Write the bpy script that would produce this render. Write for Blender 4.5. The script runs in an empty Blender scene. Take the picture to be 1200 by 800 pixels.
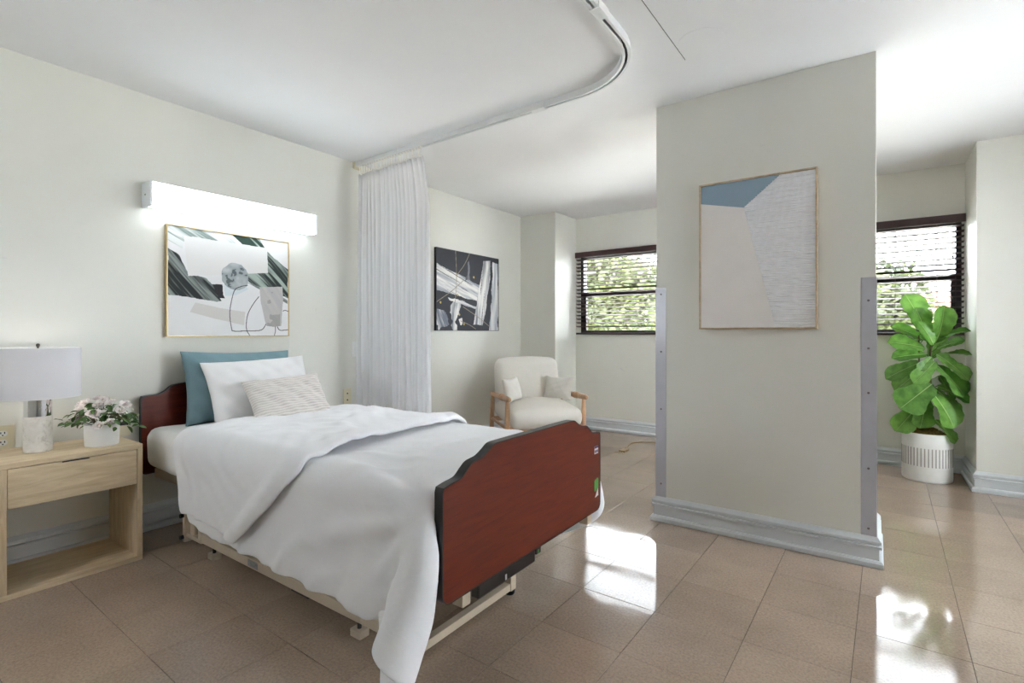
import bpy, bmesh, math, random
import numpy as np
from mathutils import Vector, Matrix, Euler

random.seed(7)
RNG = np.random.default_rng(11)
SC = bpy.context.scene
COL = SC.collection
R = math.radians

# ------------------------------------------------------------------ camera
cam = bpy.data.cameras.new('camera')
cam.lens = 18.0
cam.sensor_width = 36.0
cam.shift_y = -10 / 1200
cam.clip_start = 0.05
cam_ob = bpy.data.objects.new('camera', cam)
COL.objects.link(cam_ob)
cam_ob.location = (0, 0, 1.1)
cam_ob.rotation_euler = (R(90), 0, R(35.35))
SC.camera = cam_ob

# ------------------------------------------------------------------ sky, sun, exposure
world = bpy.data.worlds.new('overcast_sky')
SC.world = world
world.use_nodes = True
wn = world.node_tree.nodes['Background']
wn.inputs[0].default_value = (0.87, 0.94, 1.0, 1)
wn.inputs[1].default_value = 14.0
sun = bpy.data.lights.new('sun', 'SUN')
sun.energy = 9.0
sun.angle = R(3)
sun.color = (1.0, 0.93, 0.82)
sun_ob = bpy.data.objects.new('sun', sun)
COL.objects.link(sun_ob)
sun_ob.rotation_euler = Vector((0.62, 0.25, -0.75)).to_track_quat('-Z', 'Y').to_euler()
SC.view_settings.view_transform = 'Standard'
SC.view_settings.look = 'None'
SC.view_settings.gamma = 1.0
SC.view_settings.use_curve_mapping = False
SC.view_settings.exposure = 1.35
SC.cycles.max_bounces = 14
SC.cycles.diffuse_bounces = 8
SC.cycles.glossy_bounces = 6
SC.cycles.transparent_max_bounces = 16
SC.cycles.sample_clamp_indirect = 8

# ------------------------------------------------------------------ materials
def srgb(r, g, b):
    f = lambda c: (c / 12.92 if c <= 0.04045 else ((c + 0.055) / 1.055) ** 2.4)
    return (f(r / 255), f(g / 255), f(b / 255), 1)

class NT:
    def __init__(s, name):
        s.m = bpy.data.materials.new(name)
        s.m.use_nodes = True
        s.t = s.m.node_tree
        s.b = s.t.nodes['Principled BSDF']
        s.out = s.t.nodes['Material Output']
    def n(s, typ, **kw):
        nd = s.t.nodes.new(typ)
        for k, v in kw.items():
            if k.startswith('i_'):
                key = k[2:]
                nd.inputs[int(key) if key.isdigit() else key.replace('_', ' ')].default_value = v
            else:
                setattr(nd, k, v)
        return nd
    def l(s, a, ao, b, bi):
        s.t.links.new(a.outputs[ao], b.inputs[bi])

def ramp(nt, stops):
    r = nt.n('ShaderNodeValToRGB')
    e = r.color_ramp.elements
    while len(e) < len(stops):
        e.new(0.5)
    for el, (p, c) in zip(e, stops):
        el.position = p
        el.color = c
    return r

def simple(name, col, rough=0.5, metal=0.0, var=0.0, vscale=8.0, bump=0.0, bscale=60.0, spec=0.5, coat=0.0, stretch=None, sheen=0.0):
    """Principled surface with a noise-driven colour variation and a fine noise relief."""
    nt = NT(name)
    b = nt.b
    b.inputs['Base Color'].default_value = col
    b.inputs['Roughness'].default_value = rough
    b.inputs['Metallic'].default_value = metal
    b.inputs['Specular IOR Level'].default_value = spec
    b.inputs['Coat Weight'].default_value = coat
    b.inputs['Sheen Weight'].default_value = sheen
    tc = nt.n('ShaderNodeTexCoord')
    src, so = tc, 'Object'
    if stretch:
        mp = nt.n('ShaderNodeMapping')
        mp.inputs['Scale'].default_value = stretch
        nt.l(tc, 'Object', mp, 'Vector')
        src, so = mp, 'Vector'
    if var > 0:
        nz = nt.n('ShaderNodeTexNoise', i_Scale=vscale, i_Detail=5.0)
        nt.l(src, so, nz, 'Vector')
        lo = tuple(c * (1 - var) for c in col[:3]) + (1,)
        hi = tuple(min(1, c * (1 + var)) for c in col[:3]) + (1,)
        rp = ramp(nt, [(0.3, lo), (0.7, hi)])
        nt.l(nz, 'Fac', rp, 'Fac')
        nt.l(rp, 'Color', b, 'Base Color')
    if bump > 0:
        n2 = nt.n('ShaderNodeTexNoise', i_Scale=bscale, i_Detail=4.0)
        nt.l(src, so, n2, 'Vector')
        bp = nt.n('ShaderNodeBump', i_Strength=bump, i_Distance=0.01)
        nt.l(n2, 'Fac', bp, 'Height')
        nt.l(bp, 'Normal', b, 'Normal')
    return nt.m

def wood(name, dark, light, rough=0.45, scale=(2.0, 20.0, 20.0), coat=0.0, nscale=3.0):
    nt = NT(name)
    tc = nt.n('ShaderNodeTexCoord')
    mp = nt.n('ShaderNodeMapping')
    mp.inputs['Scale'].default_value = scale
    nt.l(tc, 'Object', mp, 'Vector')
    nz = nt.n('ShaderNodeTexNoise', i_Scale=nscale, i_Detail=7.0, i_Roughness=0.62, i_Distortion=0.7)
    nt.l(mp, 'Vector', nz, 'Vector')
    rp = ramp(nt, [(0.3, dark), (0.7, light)])
    nt.l(nz, 'Fac', rp, 'Fac')
    nt.l(rp, 'Color', nt.b, 'Base Color')
    nt.b.inputs['Roughness'].default_value = rough
    nt.b.inputs['Coat Weight'].default_value = coat
    nt.b.inputs['Coat Roughness'].default_value = 0.25
    nt.b.inputs['Specular IOR Level'].default_value = 0.28
    bp = nt.n('ShaderNodeBump', i_Strength=0.08, i_Distance=0.004)
    nt.l(nz, 'Fac', bp, 'Height')
    nt.l(bp, 'Normal', nt.b, 'Normal')
    return nt.m

def cloth_mat(name, col, trans=0.0, weave=900.0, strength=0.06, rough=0.9, sheen=0.15):
    nt = NT(name)
    b = nt.b
    b.inputs['Base Color'].default_value = col
    b.inputs['Roughness'].default_value = rough
    b.inputs['Sheen Weight'].default_value = sheen
    b.inputs['Specular IOR Level'].default_value = 0.2
    tc = nt.n('ShaderNodeTexCoord')
    nz = nt.n('ShaderNodeTexNoise', i_Scale=weave, i_Detail=2.0)
    nt.l(tc, 'Object', nz, 'Vector')
    n2 = nt.n('ShaderNodeTexNoise', i_Scale=14.0, i_Detail=4.0, i_Distortion=0.6)
    nt.l(tc, 'Object', n2, 'Vector')
    bp = nt.n('ShaderNodeBump', i_Strength=strength, i_Distance=0.004)
    nt.l(nz, 'Fac', bp, 'Height')
    b2 = nt.n('ShaderNodeBump', i_Strength=0.10, i_Distance=0.02)
    nt.l(n2, 'Fac', b2, 'Height')
    nt.l(bp, 'Normal', b2, 'Normal')
    nt.l(b2, 'Normal', b, 'Normal')
    if trans > 0:
        tr = nt.n('ShaderNodeBsdfTranslucent')
        tr.inputs['Color'].default_value = col
        mx = nt.n('ShaderNodeMixShader')
        mx.inputs[0].default_value = trans
        nt.l(b, 'BSDF', mx, 1)
        nt.l(tr, 'BSDF', mx, 2)
        nt.l(mx, 'Shader', nt.out, 'Surface')
    return nt.m

def emissive(name, col, strength, base=(0.9, 0.9, 0.9, 1)):
    nt = NT(name)
    nt.b.inputs['Base Color'].default_value = base
    nt.b.inputs['Emission Color'].default_value = col
    nt.b.inputs['Emission Strength'].default_value = strength
    nt.b.inputs['Roughness'].default_value = 0.35
    return nt.m

def attr_mat(name, attr='paint', rough=0.75, bump=0.15):
    nt = NT(name)
    a = nt.n('ShaderNodeAttribute', attribute_name=attr)
    nt.l(a, 'Color', nt.b, 'Base Color')
    nt.b.inputs['Roughness'].default_value = rough
    tc = nt.n('ShaderNodeTexCoord')
    nz = nt.n('ShaderNodeTexNoise', i_Scale=300.0, i_Detail=2.0)
    nt.l(tc, 'Object', nz, 'Vector')
    bp = nt.n('ShaderNodeBump', i_Strength=bump, i_Distance=0.002)
    nt.l(nz, 'Fac', bp, 'Height')
    nt.l(bp, 'Normal', nt.b, 'Normal')
    return nt.m

def wall_paint(name, col):
    nt = NT(name)
    tc = nt.n('ShaderNodeTexCoord')
    nz = nt.n('ShaderNodeTexNoise', i_Scale=1.6, i_Detail=6.0)
    nt.l(tc, 'Object', nz, 'Vector')
    lo = tuple(c * 0.97 for c in col[:3]) + (1,)
    hi = tuple(min(1, c * 1.02) for c in col[:3]) + (1,)
    rp = ramp(nt, [(0.35, lo), (0.65, hi)])
    nt.l(nz, 'Fac', rp, 'Fac')
    # a few scuffs and filled dents
    n3 = nt.n('ShaderNodeTexNoise', i_Scale=9.0, i_Detail=3.0, i_Distortion=1.2)
    nt.l(tc, 'Object', n3, 'Vector')
    r3 = ramp(nt, [(0.72, (0, 0, 0, 1)), (0.80, (1, 1, 1, 1))])
    nt.l(n3, 'Fac', r3, 'Fac')
    mx = nt.n('ShaderNodeMix', data_type='RGBA')
    nt.l(r3, 'Color', mx, 'Factor')
    nt.l(rp, 'Color', mx, 'A')
    mx.inputs['B'].default_value = tuple(c * 0.88 for c in col[:3]) + (1,)
    nt.l(mx, 'Result', nt.b, 'Base Color')
    nt.b.inputs['Roughness'].default_value = 0.42
    nt.b.inputs['Specular IOR Level'].default_value = 0.35
    n2 = nt.n('ShaderNodeTexNoise', i_Scale=70.0, i_Detail=5.0)
    nt.l(tc, 'Object', n2, 'Vector')
    n4 = nt.n('ShaderNodeTexNoise', i_Scale=3.0, i_Detail=3.0)
    nt.l(tc, 'Object', n4, 'Vector')
    bp = nt.n('ShaderNodeBump', i_Strength=0.05, i_Distance=0.004)
    nt.l(n2, 'Fac', bp, 'Height')
    b2 = nt.n('ShaderNodeBump', i_Strength=0.08, i_Distance=0.03)
    nt.l(n4, 'Fac', b2, 'Height')
    nt.l(bp, 'Normal', b2, 'Normal')
    nt.l(b2, 'Normal', nt.b, 'Normal')
    return nt.m

def tile_mat():
    nt = NT('vinyl_tile')
    tc = nt.n('ShaderNodeTexCoord')
    geo = nt.n('ShaderNodeNewGeometry')
    oi = nt.n('ShaderNodeObjectInfo')
    nz = nt.n('ShaderNodeTexNoise', i_Scale=2.2, i_Detail=5.0, i_Roughness=0.6)
    nt.l(geo, 'Position', nz, 'Vector')
    rp = ramp(nt, [(0.3, srgb(154, 135, 118)), (0.7, srgb(174, 153, 135))])
    nt.l(nz, 'Fac', rp, 'Fac')
    # fine chips of the vinyl
    v = nt.n('ShaderNodeTexNoise', i_Scale=110.0, i_Detail=3.0, i_Roughness=0.7)
    nt.l(geo, 'Position', v, 'Vector')
    r2 = ramp(nt, [(0.30, (0.80, 0.80, 0.80, 1)), (0.5, (1, 1, 1, 1)), (0.72, (1.18, 1.18, 1.18, 1))])
    nt.l(v, 'Fac', r2, 'Fac')
    mu = nt.n('ShaderNodeMix', data_type='RGBA', blend_type='MULTIPLY')
    mu.inputs['Factor'].default_value = 1.0
    nt.l(rp, 'Color', mu, 'A')
    nt.l(r2, 'Color', mu, 'B')
    hs = nt.n('ShaderNodeHueSaturation')
    mr = nt.n('ShaderNodeMapRange')
    mr.inputs['To Min'].default_value = 0.93
    mr.inputs['To Max'].default_value = 1.07
    nt.l(oi, 'Random', mr, 'Value')
    nt.l(mr, 'Result', hs, 'Value')
    nt.l(mu, 'Result', hs, 'Color')
    nt.l(hs, 'Color', nt.b, 'Base Color')
    # worn wax: gloss varies in patches
    n3 = nt.n('ShaderNodeTexNoise', i_Scale=3.5, i_Detail=6.0)
    nt.l(geo, 'Position', n3, 'Vector')
    r3 = nt.n('ShaderNodeMapRange')
    r3.inputs['From Min'].default_value = 0.3
    r3.inputs['From Max'].default_value = 0.7
    r3.inputs['To Min'].default_value = 0.05
    r3.inputs['To Max'].default_value = 0.11
    nt.l(n3, 'Fac', r3, 'Value')
    nt.l(r3, 'Result', nt.b, 'Roughness')
    nt.b.inputs['Specular IOR Level'].default_value = 0.9
    n4 = nt.n('ShaderNodeTexNoise', i_Scale=5.0, i_Detail=3.0)
    nt.l(geo, 'Position', n4, 'Vector')
    bp = nt.n('ShaderNodeBump', i_Strength=0.05, i_Distance=0.02)
    nt.l(n4, 'Fac', bp, 'Height')
    nt.l(bp, 'Normal', nt.b, 'Normal')
    return nt.m

def glass_mat():
    nt = NT('window_glass')
    tr = nt.n('ShaderNodeBsdfTransparent')
    gl = nt.n('ShaderNodeBsdfGlossy')
    gl.inputs['Roughness'].default_value = 0.02
    fr = nt.n('ShaderNodeFresnel', i_IOR=1.45)
    mx = nt.n('ShaderNodeMixShader')
    nt.l(fr, 'Fac', mx, 0)
    nt.l(tr, 'BSDF', mx, 1)
    nt.l(gl, 'BSDF', mx, 2)
    nt.l(mx, 'Shader', nt.out, 'Surface')
    return nt.m

M = {}
M['wall'] = wall_paint('wall_paint_cream', srgb(222, 221, 213))
M['ceiling'] = simple('ceiling_plaster', srgb(242, 243, 244), 0.7, var=0.015, vscale=2.0, bump=0.10, bscale=30)
M['tile'] = tile_mat()
M['seam'] = simple('plaster_crack', srgb(120, 118, 116), 0.9, var=0.1)
M['grout'] = simple('tile_joint', srgb(70, 55, 45), 0.8, var=0.2)
M['baseboard'] = simple('baseboard_paint', srgb(208, 212, 215), 0.4, var=0.015, vscale=6, bump=0.01, bscale=40)
M['darkframe'] = simple('bronze_aluminium', srgb(38, 26, 26), 0.35, var=0.15, vscale=20)
M['blind'] = simple('espresso_blind_slat', srgb(52, 26, 26), 0.4, var=0.2, vscale=30, stretch=(1, 20, 20))
M['cord'] = simple('blind_cord', srgb(90, 75, 75), 0.8, var=0.1)
M['glass'] = glass_mat()
M['guard'] = simple('corner_guard_vinyl', srgb(188, 188, 196), 0.28, metal=0.15, var=0.04, vscale=12)
M['screw'] = simple('screw_steel', srgb(120, 118, 118), 0.3, metal=0.9, var=0.1)
M['oak'] = wood('light_oak', srgb(200, 176, 140), srgb(230, 212, 180), 0.5, (14, 1.6, 14))
M['oak_v'] = wood('light_oak_upright', srgb(194, 170, 134), srgb(224, 204, 172), 0.5, (14, 14, 1.6))
M['cherry'] = wood('cherry_laminate', srgb(80, 25, 10), srgb(104, 38, 16), 0.42, (16, 1.8, 16), coat=0.05)
M['black'] = simple('black_edge_rubber', srgb(22, 18, 18), 0.32, var=0.2, vscale=20)
M['beige_metal'] = simple('beige_enamel_steel', srgb(196, 180, 158), 0.4, var=0.06, vscale=10, bump=0.03)
M['dark_metal'] = simple('dark_steel', srgb(60, 55, 52), 0.45, metal=0.4, var=0.1)
M['grey_metal'] = simple('grey_label_plate', srgb(150, 152, 155), 0.35, metal=0.6, var=0.25, vscale=60)
M['duvet'] = cloth_mat('white_cotton_duvet', srgb(238, 238, 241))
M['sheet'] = cloth_mat('white_cotton_sheet', srgb(236, 235, 233))
M['white_pillow'] = cloth_mat('white_pillow_cotton', srgb(232, 231, 231))
M['teal'] = cloth_mat('teal_linen', srgb(118, 146, 154), weave=300, strength=0.06)
M['chair_fabric'] = cloth_mat('oatmeal_fabric', srgb(228, 223, 215), weave=200, strength=0.04)
M['cushion'] = cloth_mat('cream_linen_cushion', srgb(226, 222, 214), weave=120, strength=0.03)
M['curtain'] = cloth_mat('white_curtain', srgb(248, 248, 249), trans=0.6, weave=800)
M['beech'] = wood('beech_wood', srgb(176, 138, 106), srgb(206, 168, 134), 0.45, (12, 12, 2))
M['white_plastic'] = simple('white_plastic', srgb(232, 232, 230), 0.35, var=0.02)
M['ivory'] = simple('ivory_plastic', srgb(222, 214, 186), 0.4, var=0.03)
M['hook'] = simple('ivory_hook', srgb(244, 240, 230), 0.4, var=0.03)
M['track'] = simple('white_track_enamel', srgb(226, 227, 226), 0.35, var=0.03)
M['lamp_white'] = simple('white_fixture_enamel', srgb(232, 236, 238), 0.35, var=0.02)
M['diffuser'] = emissive('lit_acrylic_diffuser', (0.84, 0.94, 1.0, 1), 3.6)
M['bulb'] = emissive('lit_bulb', (1.0, 0.96, 0.9, 1), 6.0)
M['shade'] = cloth_mat('white_lamp_shade', srgb(226, 225, 228), trans=0.22, weave=600)
M['chrome'] = simple('chrome', (0.8, 0.8, 0.82, 1), 0.06, metal=1.0, var=0.02)
M['pot_white'] = simple('white_ceramic', srgb(226, 224, 220), 0.55, var=0.04, vscale=14, bump=0.12, bscale=80)
M['pot_groove'] = simple('pot_groove_grey', srgb(160, 154, 148), 0.7, var=0.1)
M['soil'] = simple('dark_potting_soil', srgb(50, 38, 26), 0.95, var=0.3, vscale=60, bump=0.5, bscale=90)
M['moss'] = simple('brown_green_moss', srgb(120, 100, 38), 0.95, var=0.45, vscale=70, bump=0.6, bscale=120)
M['stem'] = simple('brown_stem', srgb(96, 82, 50), 0.7, var=0.2, vscale=30)
M['petal'] = simple('pale_pink_rose_petal', srgb(250, 243, 240), 0.6, var=0.05, vscale=40)
M['petal_core'] = simple('dusky_rose_heart', srgb(224, 196, 188), 0.65, var=0.08, vscale=40)
M['bud'] = simple('cream_rosebud', srgb(244, 242, 226), 0.6, var=0.04, vscale=40)
M['gilt'] = simple('pale_gold_frame', srgb(196, 172, 124), 0.35, metal=0.5, var=0.08, vscale=40)
M['oakframe'] = wood('limed_oak_frame', srgb(176, 154, 126), srgb(206, 186, 160), 0.5, (10, 10, 10))
M['paint'] = attr_mat('painted_canvas')
M['art_blue'] = simple('slate_blue_board', srgb(142, 164, 182), 0.8, var=0.03, bump=0.08, bscale=200)
M['art_cream'] = simple('warm_white_board', srgb(234, 229, 226), 0.8, var=0.02, bump=0.08, bscale=200)
M['art_ridge'] = simple('ridged_white_plaster', srgb(240, 240, 243), 0.8, var=0.03, vscale=30)
M['sticker_white'] = simple('white_sticker', srgb(214, 214, 218), 0.5, var=0.03)
M['sticker_blue'] = simple('blue_sticker_ink', srgb(60, 66, 120), 0.5, var=0.05)
M['sticker_green'] = simple('green_sticker', srgb(70, 150, 66), 0.5, var=0.1)
M['cable'] = simple('yellowed_cable', srgb(160, 132, 92), 0.6, var=0.1)
M['bounce_ground'] = simple('pale_bounce_ground', srgb(222, 219, 212), 0.95, var=0.06, vscale=0.5)  # unseen ground, made pale to bounce daylight up to the ceiling
M['house_wall'] = simple('pink_render', srgb(226, 186, 172), 0.85, var=0.04)
M['house_roof'] = simple('red_roof_sheet', srgb(186, 92, 70), 0.8, var=0.1, vscale=5)
M['bark'] = simple('tree_bark', srgb(86, 74, 62), 0.9, var=0.3, vscale=12, bump=0.4, bscale=30)

def leaf_mat(name, dark, light, rough, trans, vscale=3.0):
    nt = NT(name)
    tc = nt.n('ShaderNodeTexCoord')
    oi = nt.n('ShaderNodeObjectInfo')
    nz = nt.n('ShaderNodeTexNoise', i_Scale=vscale, i_Detail=4.0)
    nt.l(tc, 'Object', nz, 'Vector')
    ad = nt.n('ShaderNodeMath', operation='MULTIPLY_ADD')
    ad.inputs[1].default_value = 0.3
    nt.l(oi, 'Random', ad, 0)
    nt.l(nz, 'Fac', ad, 2)
    rp = ramp(nt, [(0.35, dark), (0.9, light)])
    nt.l(ad, 'Value', rp, 'Fac')
    nt.l(rp, 'Color', nt.b, 'Base Color')
    nt.b.inputs['Roughness'].default_value = rough
    tr = nt.n('ShaderNodeBsdfTranslucent')
    nt.l(rp, 'Color', tr, 'Color')
    mx = nt.n('ShaderNodeMixShader')
    mx.inputs[0].default_value = trans
    nt.l(nt.b, 'BSDF', mx, 1)
    nt.l(tr, 'BSDF', mx, 2)
    nt.l(mx, 'Shader', nt.out, 'Surface')
    return nt.m
M['fig'] = leaf_mat('fig_leaf_green', srgb(64, 112, 40), srgb(124, 176, 78), 0.38, 0.25, 5)
M['vein'] = simple('pale_leaf_vein', srgb(168, 200, 122), 0.5, var=0.05)
M['rose_leaf'] = leaf_mat('rose_leaf_green', srgb(38, 70, 24), srgb(98, 136, 62), 0.5, 0.15, 8)
M['tree_leaf'] = leaf_mat('tree_leaf_green', srgb(32, 40, 22), srgb(94, 100, 52), 0.6, 0.3, 1.3)
M['tree_leaf2'] = leaf_mat('tree_leaf_grey_green', srgb(30, 40, 32), srgb(78, 88, 68), 0.6, 0.3, 1.3)

def marble():
    nt = NT('travertine_marble')
    tc = nt.n('ShaderNodeTexCoord')
    nz = nt.n('ShaderNodeTexNoise', i_Scale=22.0, i_Detail=8.0, i_Roughness=0.7, i_Distortion=1.0)
    nt.l(tc, 'Object', nz, 'Vector')
    rp = ramp(nt, [(0.33, srgb(176, 170, 162)), (0.45, srgb(214, 209, 202)), (0.7, srgb(230, 227, 222))])
    nt.l(nz, 'Fac', rp, 'Fac')
    nt.l(rp, 'Color', nt.b, 'Base Color')
    nt.b.inputs['Roughness'].default_value = 0.45
    return nt.m
M['marble'] = marble()

def ribbed_fabric():
    nt = NT('ribbed_linen')
    tc = nt.n('ShaderNodeTexCoord')
    mp = nt.n('ShaderNodeMapping')
    nt.l(tc, 'Object', mp, 'Vector')
    wv = nt.n('ShaderNodeTexWave', i_Scale=22.0, i_Distortion=2.2, i_Detail=2.0)
    wv.bands_direction = 'Z'
    nt.l(mp, 'Vector', wv, 'Vector')
    rp = ramp(nt, [(0.0, srgb(206, 198, 192)), (1.0, srgb(228, 222, 217))])
    nt.l(wv, 'Fac', rp, 'Fac')
    nt.l(rp, 'Color', nt.b, 'Base Color')
    nt.b.inputs['Roughness'].default_value = 0.95
    bp = nt.n('ShaderNodeBump', i_Strength=0.5, i_Distance=0.006)
    nt.l(wv, 'Fac', bp, 'Height')
    nt.l(bp, 'Normal', nt.b, 'Normal')
    return nt.m
M['ribbed'] = ribbed_fabric()

# ------------------------------------------------------------------ mesh helpers
class MB:
    def __init__(s):
        s.v = []
        s.f = []
    def add(s, vs, fs):
        o = len(s.v)
        s.v += [tuple(p) for p in vs]
        s.f += [tuple(i + o for i in f) for f in fs]
        return s
    def box(s, x0, x1, y0, y1, z0, z1):
        vs = [(x0, y0, z0), (x1, y0, z0), (x1, y1, z0), (x0, y1, z0), (x0, y0, z1), (x1, y0, z1), (x1, y1, z1), (x0, y1, z1)]
        fs = [(3, 2, 1, 0), (4, 5, 6, 7), (0, 1, 5, 4), (1, 2, 6, 5), (2, 3, 7, 6), (3, 0, 4, 7)]
        return s.add(vs, fs)
    def prism(s, poly, axis, a, b):
        """poly: 2-D outline; extruded along axis from a to b."""
        def P(p, t):
            if axis == 'x': return (t, p[0], p[1])
            if axis == 'y': return (p[0], t, p[1])
            return (p[0], p[1], t)
        n = len(poly)
        vs = [P(p, a) for p in poly] + [P(p, b) for p in poly]
        fs = [tuple(range(n))[::-1], tuple(range(n, 2 * n))]
        fs += [(i, (i + 1) % n, n + (i + 1) % n, n + i) for i in range(n)]
        return s.add(vs, fs)
    def lathe(s, prof, seg=32, c=(0, 0, 0), cap=True):
        n = len(prof)
        vs = []
        for k in range(seg):
            a = 2 * math.pi * k / seg
            vs += [(c[0] + r * math.cos(a), c[1] + r * math.sin(a), c[2] + z) for r, z in prof]
        fs = []
        for k in range(seg):
            k2 = (k + 1) % seg
            for i in range(n - 1):
                fs.append((k * n + i, k2 * n + i, k2 * n + i + 1, k * n + i + 1))
        if cap:
            if prof[0][0] > 1e-6:
                fs.append(tuple(k * n for k in range(seg))[::-1])
            if prof[-1][0] > 1e-6:
                fs.append(tuple(k * n + n - 1 for k in range(seg)))
        return s.add(vs, fs)
    def tube(s, pts, rad, seg=10, caps=True):
        pts = [Vector(p) for p in pts]
        n = len(pts)
        rads = rad if isinstance(rad, (list, tuple)) else [rad] * n
        vs = []
        up = None
        for i, p in enumerate(pts):
            t = (pts[min(i + 1, n - 1)] - pts[max(i - 1, 0)]).normalized()
            if up is None:
                up = t.orthogonal().normalized()
            up = (up - t * up.dot(t))
            up = up.normalized() if up.length > 1e-6 else t.orthogonal().normalized()
            w = t.cross(up)
            for k in range(seg):
                a = 2 * math.pi * k / seg
                vs.append(p + (up * math.cos(a) + w * math.sin(a)) * rads[i])
        fs = []
        for i in range(n - 1):
            for k in range(seg):
                k2 = (k + 1) % seg
                fs.append((i * seg + k, i * seg + k2, (i + 1) * seg + k2, (i + 1) * seg + k))
        if caps:
            fs.append(tuple(range(seg))[::-1])
            fs.append(tuple((n - 1) * seg + k for k in range(seg)))
        return s.add(vs, fs)
    def sweep(s, path, prof, closed=False, side=1):
        """horizontal path of (x, y); prof of (offset to the right*side, z); mitred corners."""
        n = len(path)
        m = len(prof)
        P = [Vector(p) for p in path]
        vs = []
        for i in range(n):
            a = P[i] - P[i - 1] if (closed or i > 0) else P[1] - P[0]
            b = P[(i + 1) % n] - P[i] if (closed or i < n - 1) else P[-1] - P[-2]
            a.normalize(); b.normalize()
            na = Vector((a.y, -a.x)) * side
            nb = Vector((b.y, -b.x)) * side
            mt = (na + nb)
            mt.normalize()
            k = 1.0 / max(0.3, mt.dot(na))
            for d, z in prof:
                q = P[i] + mt * (d * k)
                vs.append((q.x, q.y, z))
        fs = []
        for i in range(n if closed else n - 1):
            j = (i + 1) % n
            for q in range(m):
                r = (q + 1) % m
                fs.append((i * m + q, j * m + q, j * m + r, i * m + r))
        if not closed:
            fs.append(tuple(range(m)))
            fs.append(tuple((n - 1) * m + q for q in range(m))[::-1])
        return s.add(vs, fs)
    def build(s, name, mat, parent=None, smooth=None, bevel=0.0, world=True, subsurf=0, solid=0.0):
        off = Vector((0, 0, 0))
        if parent is not None and world:
            p = parent
            while p is not None:
                off = off + p.location
                p = p.parent
        me = bpy.data.meshes.new(name)
        me.from_pydata([(x - off.x, y - off.y, z - off.z) for x, y, z in s.v], [], s.f)
        bm = bmesh.new()
        bm.from_mesh(me)
        bmesh.ops.recalc_face_normals(bm, faces=bm.faces)
        bm.to_mesh(me)
        bm.free()
        return link(name, me, mat, parent, smooth, bevel, subsurf, solid)

def link(name, me, mat, parent=None, smooth=None, bevel=0.0, subsurf=0, solid=0.0):
    if mat is not None:
        me.materials.append(mat)
    if smooth is not None:
        me.shade_smooth()
        if smooth < 180:
            me.set_sharp_from_angle(angle=R(smooth))
    o = bpy.data.objects.new(name, me)
    COL.objects.link(o)
    o.parent = parent
    if solid:
        md = o.modifiers.new('thickness', 'SOLIDIFY')
        md.thickness = solid
        md.offset = -1 if solid > 0 else 1
        md.thickness = abs(solid)
    if subsurf:
        md = o.modifiers.new('smooth', 'SUBSURF')
        md.levels = subsurf
        md.render_levels = subsurf
    if bevel:
        md = o.modifiers.new('bevel', 'BEVEL')
        md.width = bevel
        md.segments = 2
        md.limit_method = 'ANGLE'
        md.angle_limit = R(40)
    return o

def empty(name, loc=(0, 0, 0), rz=0.0):
    o = bpy.data.objects.new(name, None)
    o.empty_display_size = 0.1
    COL.objects.link(o)
    o.location = loc
    o.rotation_euler = (0, 0, rz)
    return o

def tag(o, label=None, cat=None, group=None, kind=None):
    if label: o['label'] = label
    if cat: o['category'] = cat
    if group: o['group'] = group
    if kind: o['kind'] = kind
    return o

def struct(o, label=None):
    o['kind'] = 'structure'
    if label: o['label'] = label
    return o

def inst(src, parent, loc, rot=(0, 0, 0), scale=(1, 1, 1), name=None):
    o = bpy.data.objects.new(name or src.name.split('.')[0], src.data)
    COL.objects.link(o)
    o.parent = parent
    o.location = loc
    o.rotation_euler = rot
    o.scale = scale
    return o

def box_part(name, b, mat, parent, bevel=0.0, smooth=None):
    return MB().box(*b).build(name, mat, parent, bevel=bevel, smooth=smooth)

# ------------------------------------------------------------------ room sizes (metres)
XL, XR = -3.32, 2.60          # left wall, right wall (right one out of the frame)
YB, YREAR = 5.32, -1.70       # window wall, wall behind the photographer
H = 2.43
YP = 4.85                     # face of the pier in the left corner
XP = -2.86
YQ, XQ = 4.77, 0.575          # pier on the right
T = 0.16
W1 = (-2.80, -1.05, 1.085, 1.99)   # window openings x0 x1 z0 z1
W2 = (-0.90, 0.555, 1.085, 1.99)
CX0, CX1, CY0, CY1 = -1.055, 0.004, 2.96, 3.36   # wall stub in the middle

# floor: recessed joint bed, tiles are children
floor = MB().box(XL - T, XR + T, YREAR - T, YB + T, -0.06, -0.0025).build('floor', M['grout'])
struct(floor, 'beige vinyl tile floor with a waxed shine')
PITCH, GAP, ROT = 0.323, 0.0016, R(-0.9)
TX0, TY0 = -0.371, 2.940
ca, sa = math.cos(ROT), math.sin(ROT)
def clip_poly(poly, test, inter):
    out = []
    for i in range(len(poly)):
        a, b = poly[i], poly[(i + 1) % len(poly)]
        ia, ib = test(a), test(b)
        if ia: out.append(a)
        if ia != ib: out.append(inter(a, b))
    return out
def clip_room(poly):
    for ax, val, sgn in ((0, XL, 1), (0, XR, -1), (1, YREAR, 1), (1, YB, -1)):
        t = lambda p: (p[ax] - val) * sgn >= 0
        def it(a, b):
            k = (val - a[ax]) / (b[ax] - a[ax])
            return (a[0] + (b[0] - a[0]) * k, a[1] + (b[1] - a[1]) * k)
        poly = clip_poly(poly, t, it)
        if not poly: break
    return poly
hw = (PITCH - GAP) / 2
tile_mesh = None
th0 = R(35.35)
def in_frame(x, y, z=0.0):
    w = -x * math.sin(th0) + y * math.cos(th0)
    if w < 0.05: return False
    r = x * math.cos(th0) + y * math.sin(th0)
    px, py = 600 + 600 * r / w, 390 - 600 * (z - 1.1) / w
    return -5 <= px <= 1205 and -5 <= py <= 805
rest = MB()
ntile = 0
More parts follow.
